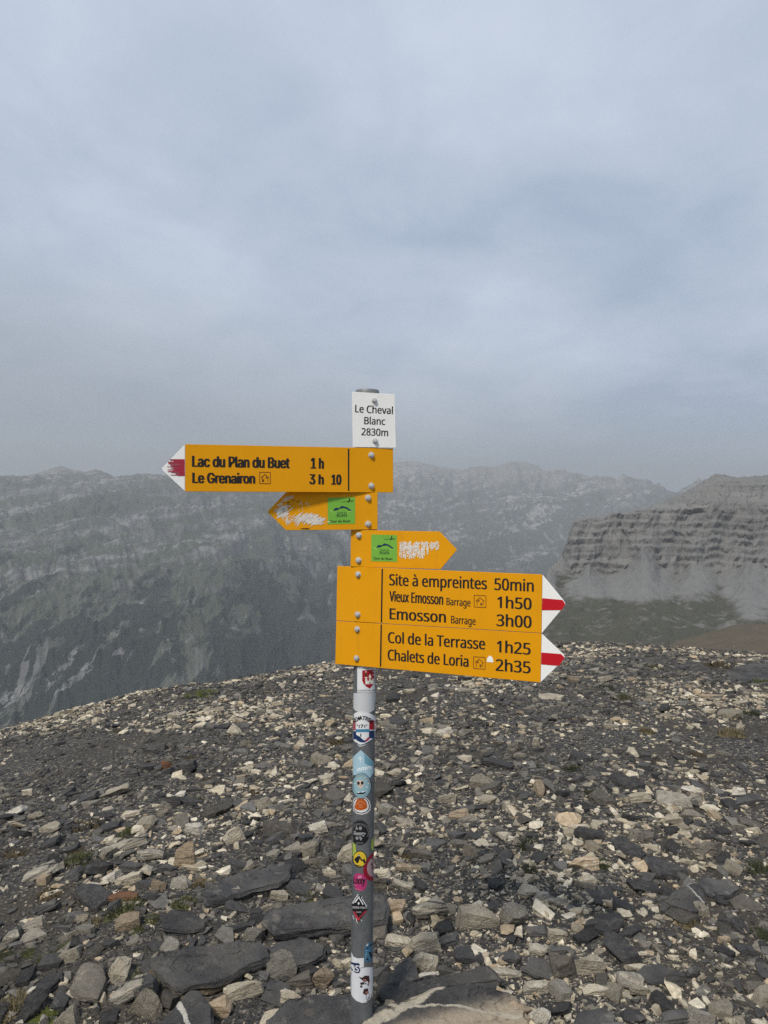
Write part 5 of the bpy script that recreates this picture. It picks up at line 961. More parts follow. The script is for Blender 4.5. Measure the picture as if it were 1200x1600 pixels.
for i, (px, py, w_, kd) in enumerate([
    (132, 1293, 52, 'brown'), (122, 1348, 44, 'green'), (20, 1336, 40, 'brown'), (80, 1397, 44, 'brown'), (193, 1425, 50, 'green'), (147, 1447, 30, 'dry'), (107, 1483, 30, 'green'), (73, 1504, 32, 'green'),
    (43, 1494, 22, 'green'), (7, 1494, 24, 'dark'), (87, 1532, 18, 'brown'), (66, 1592, 44, 'moss'), (18, 1578, 56, 'dry'), (213, 1457, 22, 'green'), (237, 1438, 24, 'green'), (288, 1414, 34, 'green'), (217, 1530, 26, 'green'),
    (308, 1388, 30, 'brown'), (118, 1330, 30, 'brown'), (323, 1222, 24, 'brown'), (184, 1144, 20, 'brown'), (297, 1184, 16, 'brown'), (300, 1254, 30, 'dark'), (200, 1305, 34, 'green'), (315, 1086, 42, 'moss'), (395, 1240, 20, 'brown'),
    (1187, 1068, 44, 'moss'), (1007, 1144, 26, 'dry'), (1142, 1148, 36, 'dry'), (1173, 1116, 22, 'dark'), (972, 1091, 24, 'green'), (947, 1076, 20, 'dark'), (1120, 1041, 40, 'brown'), (1018, 1046, 26, 'green'), (1024, 1193, 22, 'brown'),
    (1088, 1180, 24, 'brown'), (806, 1170, 22, 'brown'), (893, 1203, 26, 'dark'), (836, 1198, 18, 'dark'), (940, 1354, 30, 'dark'), (828, 1361, 24, 'dark'), (1184, 1363, 44, 'dark'), (1077, 1448, 34, 'dry'), (825, 1324, 32, 'dark'),
    (318, 1383, 32, 'dry'), (640, 1338, 34, 'brown'), (530, 1160, 34, 'brown'), (596, 1204, 22, 'brown'), (780, 1165, 18, 'brown'), (480, 1402, 26, 'green'), (900, 1126, 22, 'brown'), (1192, 1465, 34, 'dark'), (745, 1128, 16, 'dark'), (925, 1240, 20, 'dark')]):
    key = (kd, i % 3)
    if key not in TMESH: TMESH[key] = tuft_mesh(40 + len(TMESH), 240 if kd in ('green', 'dry', 'dark') else 150, TM[kd])
    G = on_ground(px, py); dep = (G - CAM).dot(_f); s = w_ * dep / F / 2 * 1.35
    o = link(bpy.data.objects.new('grass_tuft', TMESH[key])); gn = ground_normal(G.x, G.y)
    o.rotation_euler = (Vector((0, 0, 1)).rotation_difference(gn).to_matrix() @ Matrix.Rotation(i * 1.7, 3, 'Z')).to_euler()
    o.scale = (s, s * 0.8, s * (0.9 if kd in ('green', 'dry', 'dark') else 0.55)); o.location = G
    tag(o, None, 'grass tuft', 'tufts between the stones')
    L = min(LAND, key=lambda l: (l[0] - px) ** 2 + 2.5 * (l[1] - py) ** 2); dx = px - L[0]; dy = (py - L[1]) * 1.5
    side = ('right of' if dx > 0 else 'left of') if abs(dx) > abs(dy) else ('in front of' if dy > 0 else 'beyond')
    tcell.setdefault((TWORD[kd], side, L[6]), []).append((dx * dx + dy * dy, o))
for (wd, side, ph), v in tcell.items():
    v.sort(key=lambda a: a[0])
    for k, (_, o) in enumerate(v): o['label'] = ('' if len(v) == 1 else ORD[k] + ' ') + f'{wd} {side} {ph}'
# ------------------------------------------------------------------ signpost
POLE_R = 0.03
_t = ray(569.3, 1100); _t = _t * (2.08 / _t.dot(_f)); AXIS = CAM + _t
BASE = Vector((AXIS.x, AXIS.y, float(ground_z(AXIS.x, AXIS.y)) - 0.02))
post = tag(empty('signpost', BASE), 'grey metal hiking signpost covered in stickers, carrying yellow arrow boards and a white plate', 'signpost')
def paint(name, col, rough=0.45, metal=0.0, dirt=0.12, scale=30.0, spec=0.35):
    n = N(name); p = n.pos()
    d = n.step(n.noise(p, scale, 6, 0.65), 0.45, 0.75)
    c = n.mix(n.math('MULTIPLY', d, dirt), col, tuple(v * 0.45 for v in col))
    run = n.step(n.noise(n.map(p, (70, 70, 5)), 1.0, 5, 0.6), 0.56, 0.72)      # thin streaks of rain-washed dirt
    c = n.mix(n.math('MULTIPLY', run, dirt * 0.9), c, tuple(v * 0.4 + 0.02 for v in col))
    c = n.mix(n.math('MULTIPLY', n.step(n.noise(p, scale * 0.35, 3), 0.5, 0.75), dirt * 0.5), c, tuple(min(1, v * 1.1 + 0.04) for v in col))
    n.b.inputs['Specular IOR Level'].default_value = spec
    r = n.math('ADD', rough, n.math('MULTIPLY', n.math('SUBTRACT', n.noise(p, 90, 4), 0.5), 0.15))
    return n.fin(c, r, metal)
P_ = {}
def flat(col, name=None):
    if col not in P_: P_[col] = paint(name or 'sticker_print', col, 0.5, 0, 0.10)
    return P_[col]
YELLOW = paint('yellow_sign_paint', (0.69, 0.300, 0.0009), 0.6, 0, 0.14, 9, 0.18)
WHITE = paint('white_sign_paint', (0.80, 0.80, 0.78), 0.5, 0, 0.08, 20)
RED = paint('red_sign_paint', (0.47, 0.004, 0.012), 0.5, 0, 0.1)
DULLRED = paint('hand_painted_red', (0.34, 0.02, 0.045), 0.6, 0, 0.2)
BLACK = paint('black_lettering', (0.012, 0.010, 0.010), 0.6, 0, 0.0)
BROWNLINE = paint('thin_pictogram_lines', (0.16, 0.05, 0.008), 0.6, 0, 0.0)
STEEL = paint('zinc_bolt', (0.62, 0.61, 0.59), 0.38, 0.55, 0.5, 160)
RAW = paint('scratched_white', (0.66, 0.62, 0.56), 0.6, 0, 0.2, 80)
CHIP = paint('chipped_dark', (0.035, 0.02, 0.01), 0.7, 0, 0.2, 80)
def pole_material():
    n = N('galvanised_pole'); p = n.pos()
    s = n.noise(n.map(p, (30, 30, 8)), 1.0, 6, 0.65); v = n.voro(p, 120, 'F1', 'Color')
    c = n.mix(n.step(s, 0.35, 0.7), (0.115, 0.125, 0.134), (0.16, 0.168, 0.174))
    c = n.mix(n.math('MULTIPLY', n.xyz(v)[0], 0.18), c, (0.28, 0.285, 0.285))
    c = n.mix(n.math('MULTIPLY', n.step(n.noise(n.map(p, (60, 60, 30)), 1.0, 5, 0.7), 0.60, 0.72), 0.6), c, (0.06, 0.062, 0.064))
    n.bump(s, 0.12, 0.002)
    return n.fin(c, 0.6, 0.45)
def emb(name, V, faces, mats, idx=None, parent=None, smooth=False, bevel=0.0):
    """mesh in the post's own space (V in world space)"""
    me = bpy.data.meshes.new(name)
    me.from_pydata([tuple(Vector(v) - BASE) for v in V], [], [list(map(int, f)) for f in faces])
    for m in (mats if isinstance(mats, (list, tuple)) else [mats]): me.materials.append(m)
    if idx is not None: me.polygons.foreach_set('material_index', np.array(idx, np.int32))
    if smooth: me.polygons.foreach_set('use_smooth', np.ones(len(me.polygons), dtype=bool))
    if bevel:
        bm = bmesh.new(); bm.from_mesh(me); bmesh.ops.recalc_face_normals(bm, faces=bm.faces)
        bmesh.ops.bevel(bm, geom=list(bm.edges), offset=bevel, segments=2, affect='EDGES', clamp_overlap=True); bm.to_mesh(me); bm.free()
    if smooth:
        try: me.set_sharp_from_angle(angle=math.radians(35))
        except Exception: pass
    return link(bpy.data.objects.new(name, me), parent)
def fill2d(loops, offset=0.0):
    cu = bpy.data.curves.new('tmp', 'CURVE'); cu.dimensions = '2D'; cu.fill_mode = 'BOTH'; cu.offset = offset
    for lp in loops:
        sp = cu.splines.new('POLY'); sp.points.add(len(lp) - 1)
        sp.points.foreach_set('co', [c for p in lp for c in (p[0], p[1], 0, 1)]); sp.use_cyclic_u = True
    ob = bpy.data.objects.new('tmp', cu); me = bpy.data.meshes.new_from_object(ob)
    V = [(v.co.x, v.co.y) for v in me.vertices]; Fc = [list(p.vertices) for p in me.polygons]
    bpy.data.objects.remove(ob); bpy.data.curves.remove(cu); bpy.data.meshes.remove(me)
    return V, Fc
def glyph_loops(txt, font, shear=0.0, track=0.0):
    """loops in units of cap height, and the extent from first to last ink"""
    G = GLYPHS[font]; x = 0.0; L = []
    for ch in txt:
        parts = G[ch].split('|'); adv = int(parts[0]) / 1000
        for s in parts[1:]:
            if not s: continue
            pts = [tuple(int(c) / 1000 for c in q.split(',')) for q in s.split()]
            L.append([(x + p[0] + shear * p[1], p[1]) for p in pts])
        x += adv + track
    cap = 0.572 if font == 'N' else 0.56
    mn = min(p[0] for l in L for p in l); mx = max(p[0] for l in L for p in l)
    return [[((p[0] - mn), p[1]) for p in l] for l in L], mx - mn, cap
class Plane:
    def __init__(s, yaw, extra=0.0):
        y = math.radians(yaw); s.e = Vector((math.cos(y), -math.sin(y), 0)); s.n = Vector((-math.sin(y), -math.cos(y), 0)); s.up = Vector((0, 0, 1))
        s.p = Vector((AXIS.x, AXIS.y, 0)) + s.n * (POLE_R + 0.005 + extra)
    def at(s, px, py, off=0.0):
        r = ray(px, py); t = (s.p - CAM).dot(s.n) / r.dot(s.n); return CAM + r * t + s.n * off
def board(name, pl, poly, mat, parent, thick=0.004, label=None, off=0.0):
    fr = [pl.at(x, y, off) for x, y in poly]; L = len(fr); bk = [v - pl.n * thick for v in fr]
    faces = [list(range(L)), list(range(2 * L - 1, L - 1, -1))] + [[i, L + i, L + (i + 1) % L, (i + 1) % L] for i in range(L)]
    o = emb(name, fr + bk, faces, mat, None, parent, False, 0.0006)
    if label: o['label'] = label
    return o
def sheet_on(name, pl, loops, mat, parent, off, label=None, px=True):
    """thin print or film: loops in photograph pixels"""
    V, Fc = fill2d(loops)
    o = emb(name, [pl.at(x, y, off) for x, y in V], Fc, mat, None, parent)
    if label: o['label'] = label
    return o
def strips(segs):
    """line segments (x0, y0, x1, y1, width) as loops"""
    out_ = []
    for (x0, y0, x1, y1, w_) in segs:
        d = math.hypot(x1 - x0, y1 - y0) or 1; nx, ny = -(y1 - y0) / d * w_ / 2, (x1 - x0) / d * w_ / 2
        out_.append([(x0 + nx, y0 + ny), (x1 + nx, y1 + ny), (x1 - nx, y1 - ny), (x0 - nx, y0 - ny)])
    return out_
def quads_on(name, pl, qs, mat, parent, off, label=None):
    V, Fc = [], []
    for q in qs:
        k = len(V); V += [pl.at(x, y, off + 0.00004 * (len(Fc) % 7)) for x, y in q]; Fc.append(list(range(k, k + len(q))))
    o = emb(name, V, Fc, mat, None, parent)
    if label: o['label'] = label
    return o
def text_on(pl, txt, a, b, cap_px, parent, font='N', bold=0.0, mat=None, off=0.0006, shear=0.0, track=0.0, name='lettering'):
    L, wid, cap = glyph_loops(txt, font, shear, track)
    A, B, C = pl.at(*a), pl.at(*b), pl.at(a[0], a[1] - cap_px)
    sx = (B - A).length / wid; sy = (C - A).length / cap
    ex = (B - A).normalized(); ey = pl.n.cross(ex); ey = ey if ey.z > 0 else -ey
    V, Fc = fill2d([[(p[0] * sx, p[1] * sy) for p in l] for l in L])
    VV, FF = [], []
    m = max(1, int(round(bold / 0.00035)))                # heavier strokes: the same outline again, a little to each side
    for i in range(-m if bold else 0, m + 1 if bold else 1):
        o0 = len(VV); dx = bold * i / m; VV += [A + ex * (x + dx) + ey * y + pl.n * (off + 0.00002 * (i + m)) for x, y in V]; FF += [[o0 + q for q in f] for f in Fc]
    return emb(name, VV, FF, mat or BLACK, None, parent)
def bolt(pl, px, py, parent, r=0.0072):
    c = pl.at(px, py); V, Fc = [], []
    def ring(rad, h, k, rot=0): 
        s = len(V)
        for i in range(k):
            a = rot + i * 6.28318 / k; V.append(c + pl.e * (rad * math.cos(a)) + pl.up * (rad * math.sin(a)) + pl.n * h)
        return list(range(s, s + k))
    K = 24
    def bridge(p, q):
        for i in range(len(p)): Fc.append([p[i], p[(i + 1) % len(p)], q[(i + 1) % len(p)], q[i]])
    a, b, d = ring(r * 1.12, 0.0001, K), ring(r * 1.12, 0.0014, K), ring(r * 0.8, 0.0016, K)
    bridge(a, b); bridge(b, d)
    h0, h1, h2, h3 = ring(r * 0.84, 0.0015, 6, 0.3), ring(r * 0.84, 0.0060, 6, 0.3), ring(r * 0.72, 0.0070, 6, 0.3), ring(r * 0.3, 0.0074, 6, 0.3)
    bridge(h0, h1); bridge(h1, h2); bridge(h2, h3); Fc.append(h3); Fc.append(d)
    return emb('bolt', V, Fc, STEEL, None, parent)
def hut_icon(pl, x0, y0, x1, y1, parent, frame=True, slope=0.05, flip=False):
    w_, h_ = x1 - x0, y1 - y0; S = lambda u, v: (x0 + u * w_, y0 + v * h_ + slope * u * w_)
    seg = lambda u0, v0, u1, v1, t: (*S(u0, v0), *S(u1, v1), t)
    L = []
    if frame: L += [seg(0, 0, 1, 0, .9), seg(1, 0, 1, 1, .9), seg(1, 1, 0, 1, .9), seg(0, 1, 0, 0, .9)]
    L += [seg(.14, .48, .5, .18, .95), seg(.5, .18, .86, .48, .95), seg(.24, .42, .24, .84, .8), seg(.76, .42, .76, .84, .8)]
    L = strips(L)
    d = (.6, .76, .84) if not flip else (.34, .5, .84)
    L.append([S(d[0] - .07, .62), S(d[0] + .07, .62), S(d[0] + .07, .84), S(d[0] - .07, .84)])
    wx = .38 if not flip else .62
    L.append([S(wx - .07, .40), S(wx + .07, .40), S(wx + .07, .52), S(wx - .07, .52)])
    return quads_on('hut_pictogram', pl, L, BROWNLINE, parent, 0.0006)

# pole, its cap and the bands that hold the boards
def tube(name, r, z0, z1, mat, parent, K=48, cap_=True, rings=1):
    V, Fc = [], []
    for j in range(rings + 1):
        z = z0 + (z1 - z0) * j / rings
        for i in range(K):
            a = i / K * 6.28318; V.append(Vector((AXIS.x + r * math.cos(a), AXIS.y + r * math.sin(a), z)))
    for j in range(rings):
        for i in range(K): Fc.append([j * K + i, j * K + (i + 1) % K, (j + 1) * K + (i + 1) % K, (j + 1) * K + i])
    if cap_: Fc += [list(range(K))[::-1], [rings * K + i for i in range(K)]]
    return emb(name, V, Fc, mat, None, parent, True)
def z_at(py):
    r = ray(574 - (py - 607) * 0.0102, py); t = 2.05 / r.dot(_f); return CAM.z + r.z * t
PM = pole_material()
ztop = z_at(612)
pole = tube('pole', POLE_R, BASE.z - 0.25, ztop, PM, post)
capm = paint('plastic_cap', (0.20, 0.205, 0.21), 0.5, 0.3, 0.4, 60)
V, Fc = [], []; K = 40; prof = [(1.05, -0.012), (1.05, 0.001), (1.0, 0.0045), (0.8, 0.006), (0.4, 0.0065)]
for (q, h) in prof:
    for i in range(K):
        a = i / K * 6.28318; V.append(Vector((AXIS.x + POLE_R * q * math.cos(a), AXIS.y + POLE_R * q * math.sin(a), ztop + h)))
for j in range(len(prof) - 1):
    for i in range(K): Fc.append([j * K + i, j * K + (i + 1) % K, (j + 1) * K + (i + 1) % K, (j + 1) * K + i])
Fc.append([(len(prof) - 1) * K + i for i in range(K)])
emb('cap', V, Fc, capm, None, post, True)
for py in (626, 689, 711, 759, 778, 819, 836, 875, 897, 960, 983, 1028):
    z = z_at(py); tube('clamp_band', POLE_R + 0.0022, z - 0.009, z + 0.009, STEEL, post)

# white name plate
pl = Plane(-13, 0.001)
b = board('name_plate', pl, [(550.2, 612), (616.9, 616.1), (618.9, 699.8), (551.5, 698.6)], WHITE, post, label='white plate reading Le Cheval Blanc 2830m')
text_on(pl, 'Le Cheval', (555, 644), (613.4, 647), 11.4, b, bold=0.0005)
text_on(pl, 'Blanc', (569.2, 662.6), (601.4, 663.9), 11.2, b, bold=0.0005)
text_on(pl, '2830m', (564.8, 679.8), (606, 681.4), 11, b, bold=0.0005)
for x, y in ((584.8, 625.6), (586, 689)): bolt(pl, x, y, b, 0.0066)

# upper board, pointing left
pl = Plane(-15.3)
b = board('arrow_board', pl, [(289.3, 694), (614.3, 700.6), (614.3, 769.6), (289.3, 768)], YELLOW, post, label='long yellow board pointing left to Lac du Plan du Buet')
t = board('arrow_tip', pl, [(288.9, 694.5), (288.9, 767.6), (255, 736), (253, 731.5)], WHITE, b)
rnd = random.Random(3); qs = []
for i in range(34):
    y = 718 + i * 0.76; x = 260 + rnd.random() ** 2 * 22 + abs(i - 16) * 0.16
    qs.append([(x, y - 0.55), (288.6, y - 0.55), (288.6, y + 0.55), (x + 1.5, y + 0.45)])
quads_on('red_band', pl, qs, DULLRED, b, 0.0006, 'rough hand-painted red band')
quads_on('divider_line', pl, strips([(544.6, 701.4, 544.6, 766.6, 2.2)]), BLACK, b, 0.0006)
B1 = 0.0018
text_on(pl, 'Lac du Plan du Buet', (301, 729.0), (451.7, 731.4), 18.6, b, 'I', B1)
text_on(pl, '1 h', (486.4, 731.8), (505, 732.2), 18.2, b, 'I', B1)
text_on(pl, 'Le Grenairon', (301.4, 754.4), (397.7, 755.4), 17.6, b, 'I', B1)
text_on(pl, '3 h', (484, 756.4), (505, 756.8), 17.2, b, 'I', B1)
text_on(pl, '10', (518.5, 757), (532.3, 757.2), 17.2, b, 'I', B1)
hut_icon(pl, 405.7, 737.8, 422.3, 755.4, b, True, 0.01, True)
for x, y in ((580, 711), (580, 759)): bolt(pl, x, y, b)

# the two small boards
def green_label(pl, x0, y0, x1, y1, parent, dy):
    S = lambda u, v: (x0 + u * (x1 - x0), y0 + v * (y1 - y0) + dy * u)
    g = sheet_on('green_label', pl, [[S(0, 0), S(1, 0), S(1, 1), S(0, 1)]], flat((0.16, 0.40, 0.045), 'green_label_film'), parent, 0.0005, 'green label reading Tour du Ruan with a dark blue mountain outline')
    # prints, one step above the film
    sw = [(.20, .49), (.25, .40), (.34, .385), (.42, .40), (.46, .345), (.52, .32), (.58, .34), (.66, .355), (.74, .40), (.80, .455), (.88, .50), (.92, .51), (.84, .515), (.76, .49), (.68, .43), (.60, .40), (.50, .41), (.43, .42), (.38, .46), (.30, .48), (.25, .485)]
    sheet_on('mountain_print', pl, [[S(u, v) for u, v in sw]], flat((0.006, 0.024, 0.075)), parent, 0.0009)
    quads_on('pale_print', pl, strips([(*S(.07, .47), *S(.14, .53), .8), (*S(.14, .53), *S(.22, .555), .8), (*S(.72, .56), *S(.84, .545), .8), (*S(.84, .545), *S(.92, .49), .8)]), flat((0.42, 0.66, 0.14)), parent, 0.0009)
    quads_on('figure_print', pl, strips([(*S(.76, .20), *S(.80, .03), 1.2), (*S(.70, .17), *S(.82, .13), .9), (*S(.80, .10), *S(.87, .17), .9), (*S(.87, .17), *S(.93, .12), .9)]), BLACK, parent, 0.0009)
    text_on(pl, 'TOUR DU', S(.33, .61), S(.69, .61), abs(y1 - y0) * 0.065, parent, mat=flat((0.008, 0.03, 0.05)), off=0.0009)
    text_on(pl, 'RUAN', S(.33, .73), S(.69, .73), abs(y1 - y0) * 0.105, parent, bold=0.0002, mat=flat((0.008, 0.025, 0.03)), off=0.0009)
    text_on(pl, 'Tour du Ruan', S(.09, .93), S(.82, .935), abs(y1 - y0) * 0.085, parent, bold=0.0002, mat=BLACK, off=0.0009, shear=0.2)
    text_on(pl, "corri+'ran"[:5], S(.5, .185), S(.72, .185), abs(y1 - y0) * 0.05, parent, mat=BLACK, off=0.0009)
    return g
pl = Plane(-8, -0.002)
b = board('arrow_board', pl, [(447, 769), (590, 765), (590, 827.4), (447, 828.6), (417.8, 799.8)], YELLOW, post, label='small yellow board pointing left, its marks scratched to bare white')
green_label(pl, 512.2, 777.8, 554.8, 819.4, b, -1.2)
rnd = random.Random(8); qs = []
def scr(cx, cy, sx, sy, n, ang, ln, wd):
    for _ in range(n):
        x = cx + rnd.gauss(0, sx); y = cy + rnd.gauss(0, sy); a = math.radians(ang + rnd.gauss(0, 7)); l = ln * rnd.uniform(0.5, 1.2); w_ = wd * rnd.uniform(0.5, 1.3)
        dx, dy = math.cos(a) * l / 2, -math.sin(a) * l / 2; nx, ny = math.sin(a) * w_ / 2, math.cos(a) * w_ / 2
        qs.append([(x - dx, y - dy), (x - dx * .3 + nx, y - dy * .3 + ny), (x + dx * .5 + nx, y + dy * .5 + ny), (x + dx, y + dy), (x + dx * .3 - nx, y + dy * .3 - ny), (x - dx * .5 - nx, y - dy * .5 - ny)])
def inside(q): return all(x - 421 > abs(y - 799.8) * 0.98 - 0.5 for x, y in q)
scr(441, 800, 4.6, 4.6, 130, 38, 11, 1.5); scr(450, 778, 4.5, 2.2, 16, 28, 13, .7); scr(449.5, 815, 1.5, 2.2, 14, 70, 7, 1.2)
scr(470, 811, 7, 4, 46, 42, 16, 1.3); scr(483, 811, 5, 4, 50, 36, 14, 1.5); scr(495, 814, 6, 3.0, 46, 14, 13, 1.4); scr(471, 789, 3, 3, 7, 60, 6, .7); scr(480, 788, 2, 1.2, 4, 20, 6, .6)
quads_on('scratches', pl, [q for q in qs if inside(q)], RAW, b, 0.0005)
qs = []; scr(450, 786, 4, 2, 12, 30, 4, .8); scr(463, 783, 6, 1.2, 12, 5, 3, .6); scr(474, 825.5, 5, 0.4, 5, 2, 11, .9)
quads_on('chipped_paint', pl, [q for q in qs if inside(q)], CHIP, b, 0.0009)
for x, y in ((575, 778), (575, 818.6)): bolt(pl, x, y, b)
pl = Plane(12, -0.001)
b = board('arrow_board', pl, [(548.2, 828), (687, 830.6), (714, 859), (688.4, 889.6), (547.6, 885.2)], YELLOW, post, label='small yellow board pointing right, its writing rubbed to bare white')
green_label(pl, 580.2, 835, 620.4, 876.8, b, 1.0)
rnd = random.Random(9); qs = []
for i in range(34):
    x = 624.5 + i * 1.8; y0 = 847 + rnd.uniform(-1.5, 2); y1 = 871 + rnd.uniform(-3, 2.5) - (6 if i > 21 else 0) - (7 if i > 24 else 0)
    y = y0
    while y < y1:
        l = rnd.uniform(2, 9)
        if rnd.random() < 0.93:
            w_ = rnd.uniform(1.3, 2.5); xx = x + rnd.uniform(-.5, .5); qs.append([(xx, y), (xx + w_, y + .3), (xx + w_ * .9, min(y + l, y1)), (xx - .2, min(y + l, y1) - .4)])
        y += l + (0.8 if abs(y - 857) < 4 else 0.25)
quads_on('rubbed_writing', pl, qs, RAW, b, 0.0005)
for x, y in ((560.6, 836.4), (560.2, 875.4)): bolt(pl, x, y, b)

# the two long boards pointing right
pl = Plane(19.6)
b = board('arrow_board', pl, [(527, 884.4), (847.2, 897.8), (846, 989.2), (525.3, 969.6)], YELLOW, post, label='large yellow board pointing right to Site à empreintes, Vieux Emosson and Emosson')
board('arrow_tip', pl, [(847.6, 898.2), (880.4, 938), (883.6, 944), (880.4, 949), (846.4, 989.6)], WHITE, b)
quads_on('red_band', pl, [[(847.4, 934.6), (879, 937.4), (883.4, 944), (877.6, 953.2), (846.9, 953.4)]], RED, b, 0.0006)
quads_on('divider_line', pl, strips([(597.4, 888.6, 596, 972.4, 2.2)]), BLACK, b, 0.0006)
text_on(pl, 'Site à empreintes', (608.6, 914.2), (760.4, 920.6), 17.2, b, bold=0.001)
text_on(pl, '50min', (772.9, 921.6), (833.5, 924.2), 18.2, b, bold=0.001)
text_on(pl, 'Vieux Emosson', (608.8, 939.2), (692, 944.7), 15.8, b, bold=0.001)
text_on(pl, 'Barrage', (697.8, 945.2), (735, 947.4), 11.2, b, bold=0.0004)
hut_icon(pl, 741, 930, 759.3, 948.2, b, True, 0.045)
text_on(pl, '1h50', (777.4, 949.4), (830, 952.4), 17.6, b, bold=0.0011)
text_on(pl, 'Emosson', (609.3, 967.3), (696.2, 972.6), 17, b, bold=0.0012)
text_on(pl, 'Barrage', (705, 973.7), (743, 976.4), 11.6, b, bold=0.0004)
text_on(pl, '3h00', (776.4, 977.8), (830, 981), 18.0, b, bold=0.0011)
for x, y in ((559.6, 897.4), (558.8, 960)): bolt(pl, x, y, b)
b = board('arrow_board', pl, [(525.3, 970.4), (846, 990), (844.4, 1066.4), (523.8, 1037.4)], YELLOW, post, label='lowest yellow board pointing right to Col de la Terrasse and Chalets de Loria')
board('arrow_tip', pl, [(846.4, 990.4), (880, 1022.4), (882.6, 1027.4), (879.4, 1032.6), (844.8, 1066.2)], WHITE, b)
quads_on('red_band', pl, [[(846.1, 1019.4), (876.6, 1021.8), (882.4, 1027.4), (873.4, 1040.4), (845.6, 1038)]], RED, b, 0.0006)
quads_on('divider_line', pl, strips([(595.8, 975.6, 594.6, 1041.4, 2.2)]), BLACK, b, 0.0006)
text_on(pl, 'Col de la Terrasse', (606.7, 1004.2), (757.6, 1014.6), 16.8, b, bold=0.001)
text_on(pl, '1h25', (776.6, 1018.8), (828.5, 1023), 17.9, b, bold=0.0011)
text_on(pl, 'Chalets de Loria', (606.3, 1031.2), (731.6, 1041.8), 16.6, b, bold=0.001)
hut_icon(pl, 740, 1025.8, 758, 1044, b, True, 0.085)
sheet_on('white_dab', pl, [[(760.4, 1034), (761.4, 1028.4), (764, 1024.8), (767, 1024.6), (770, 1028), (771.2, 1035), (766, 1034.6)]], WHITE, b, 0.0006)
text_on(pl, '2h35', (775, 1047.8), (828.5, 1052), 18.0, b, bold=0.0011)
for x, y in ((558.2, 983), (557.4, 1028.4)): bolt(pl, x, y, b)

# ------------------------------------------------------------------ stickers wrapped round the pole
def on_pole(px, py, lift):
    """where a point of the picture lies on the pole's surface; points past its edge wrap round"""
    r = ray(px, py); R = POLE_R
    dx, dy = r.x, r.y; ox, oy = CAM.x - AXIS.x, CAM.y - AXIS.y
    dl = math.hypot(dx, dy); dx /= dl; dy /= dl
    h = ox * dy - oy * dx                                   # signed distance of the sight line from the axis
    lim = R * 0.999
    if abs(h) < lim:
        bq = ox * dx + oy * dy; t = -bq - math.sqrt(R * R - h * h); a = math.atan2(oy + dy * t, ox + dx * t); z = CAM.z + r.z / dl * t
    else:
        bq = ox * dx + oy * dy; extra = (abs(h) - lim) / R; sgn = 1 if h > 0 else -1
        t = -bq; a = math.atan2(oy + dy * t, ox + dx * t) + sgn * extra; z = CAM.z + r.z / dl * t
    return Vector((AXIS.x + (R + lift) * math.cos(a), AXIS.y + (R + lift) * math.sin(a), z))
def axis_px(py): return 569.3 - (py - 1100) * 0.0103
def sticker(label, layers, base_lift=0.0003, name='sticker'):
    Vs, Fs, Is, mats = [], [], [], []
    for k, ly in enumerate(layers):
        loops, col = ly[0], ly[1]; V, Fc = fill2d(loops, ly[2] if len(ly) > 2 else 0.0)
        if not Fc: continue
        bm = bmesh.new(); vs = [bm.verts.new((x, y, 0)) for x, y in V]
        for f in Fc:
            try: bm.faces.new([vs[i] for i in f])
            except ValueError: pass
        x0 = min(v[0] for v in V); x1 = max(v[0] for v in V); x = math.floor(x0) + 1.7
        while x < x1:
            bmesh.ops.bisect_plane(bm, geom=bm.verts[:] + bm.edges[:] + bm.faces[:], plane_co=(x, 0, 0), plane_no=(1, 0, 0)); x += 1.7
        bm.verts.index_update(); o = len(Vs)
        Vs += [on_pole(v.co.x, v.co.y, base_lift + 0.00012 * k) for v in bm.verts]
        mt = flat(col)
        if mt not in mats: mats.append(mt)
        for f in bm.faces: Fs.append([o + v.index for v in f.verts]); Is.append(mats.index(mt))
        bm.free()
    o = emb(name, Vs, Fs, mats, Is, pole); o['label'] = label
    return o
def disc(cx, cy, rx, ry=None, k=36, a0=0, a1=360): 
    ry = ry or rx; return [(cx + rx * math.cos(math.radians(a0 + (a1 - a0) * i / k)), cy + ry * math.sin(math.radians(a0 + (a1 - a0) * i / k))) for i in range(k)]
def rect(x0, y0, x1, y1, sl=0.0): return [(x0, y0), (x1, y0 + sl), (x1, y1 + sl), (x0, y1)]
def ptext(txt, x0, y, x1, cap, font='N', slope=0.0, shear=0.0):
    L, wid, c = glyph_loops(txt, font, shear); sx = (x1 - x0) / wid; sy = cap / c
    return [[(x0 + p[0] * sx, y - p[1] * sy + slope * p[0] * sx) for p in l] for l in L]
def arctext(txt, cx, cy, r, a0, a1, cap, font='N'):
    L, wid, c = glyph_loops(txt, font); out_ = []
    for l in L:
        q = []
        for p in l:
            a = math.radians(a0 + (a1 - a0) * p[0] / wid); rr = r + p[1] / c * cap; q.append((cx + rr * math.cos(a), cy + rr * math.sin(a)))
        out_.append(q)
    return out_
WH, BK, NAVY, CRIM = (0.66, 0.67, 0.68), (0.010, 0.010, 0.012), (0.010, 0.028, 0.10), (0.30, 0.008, 0.018)
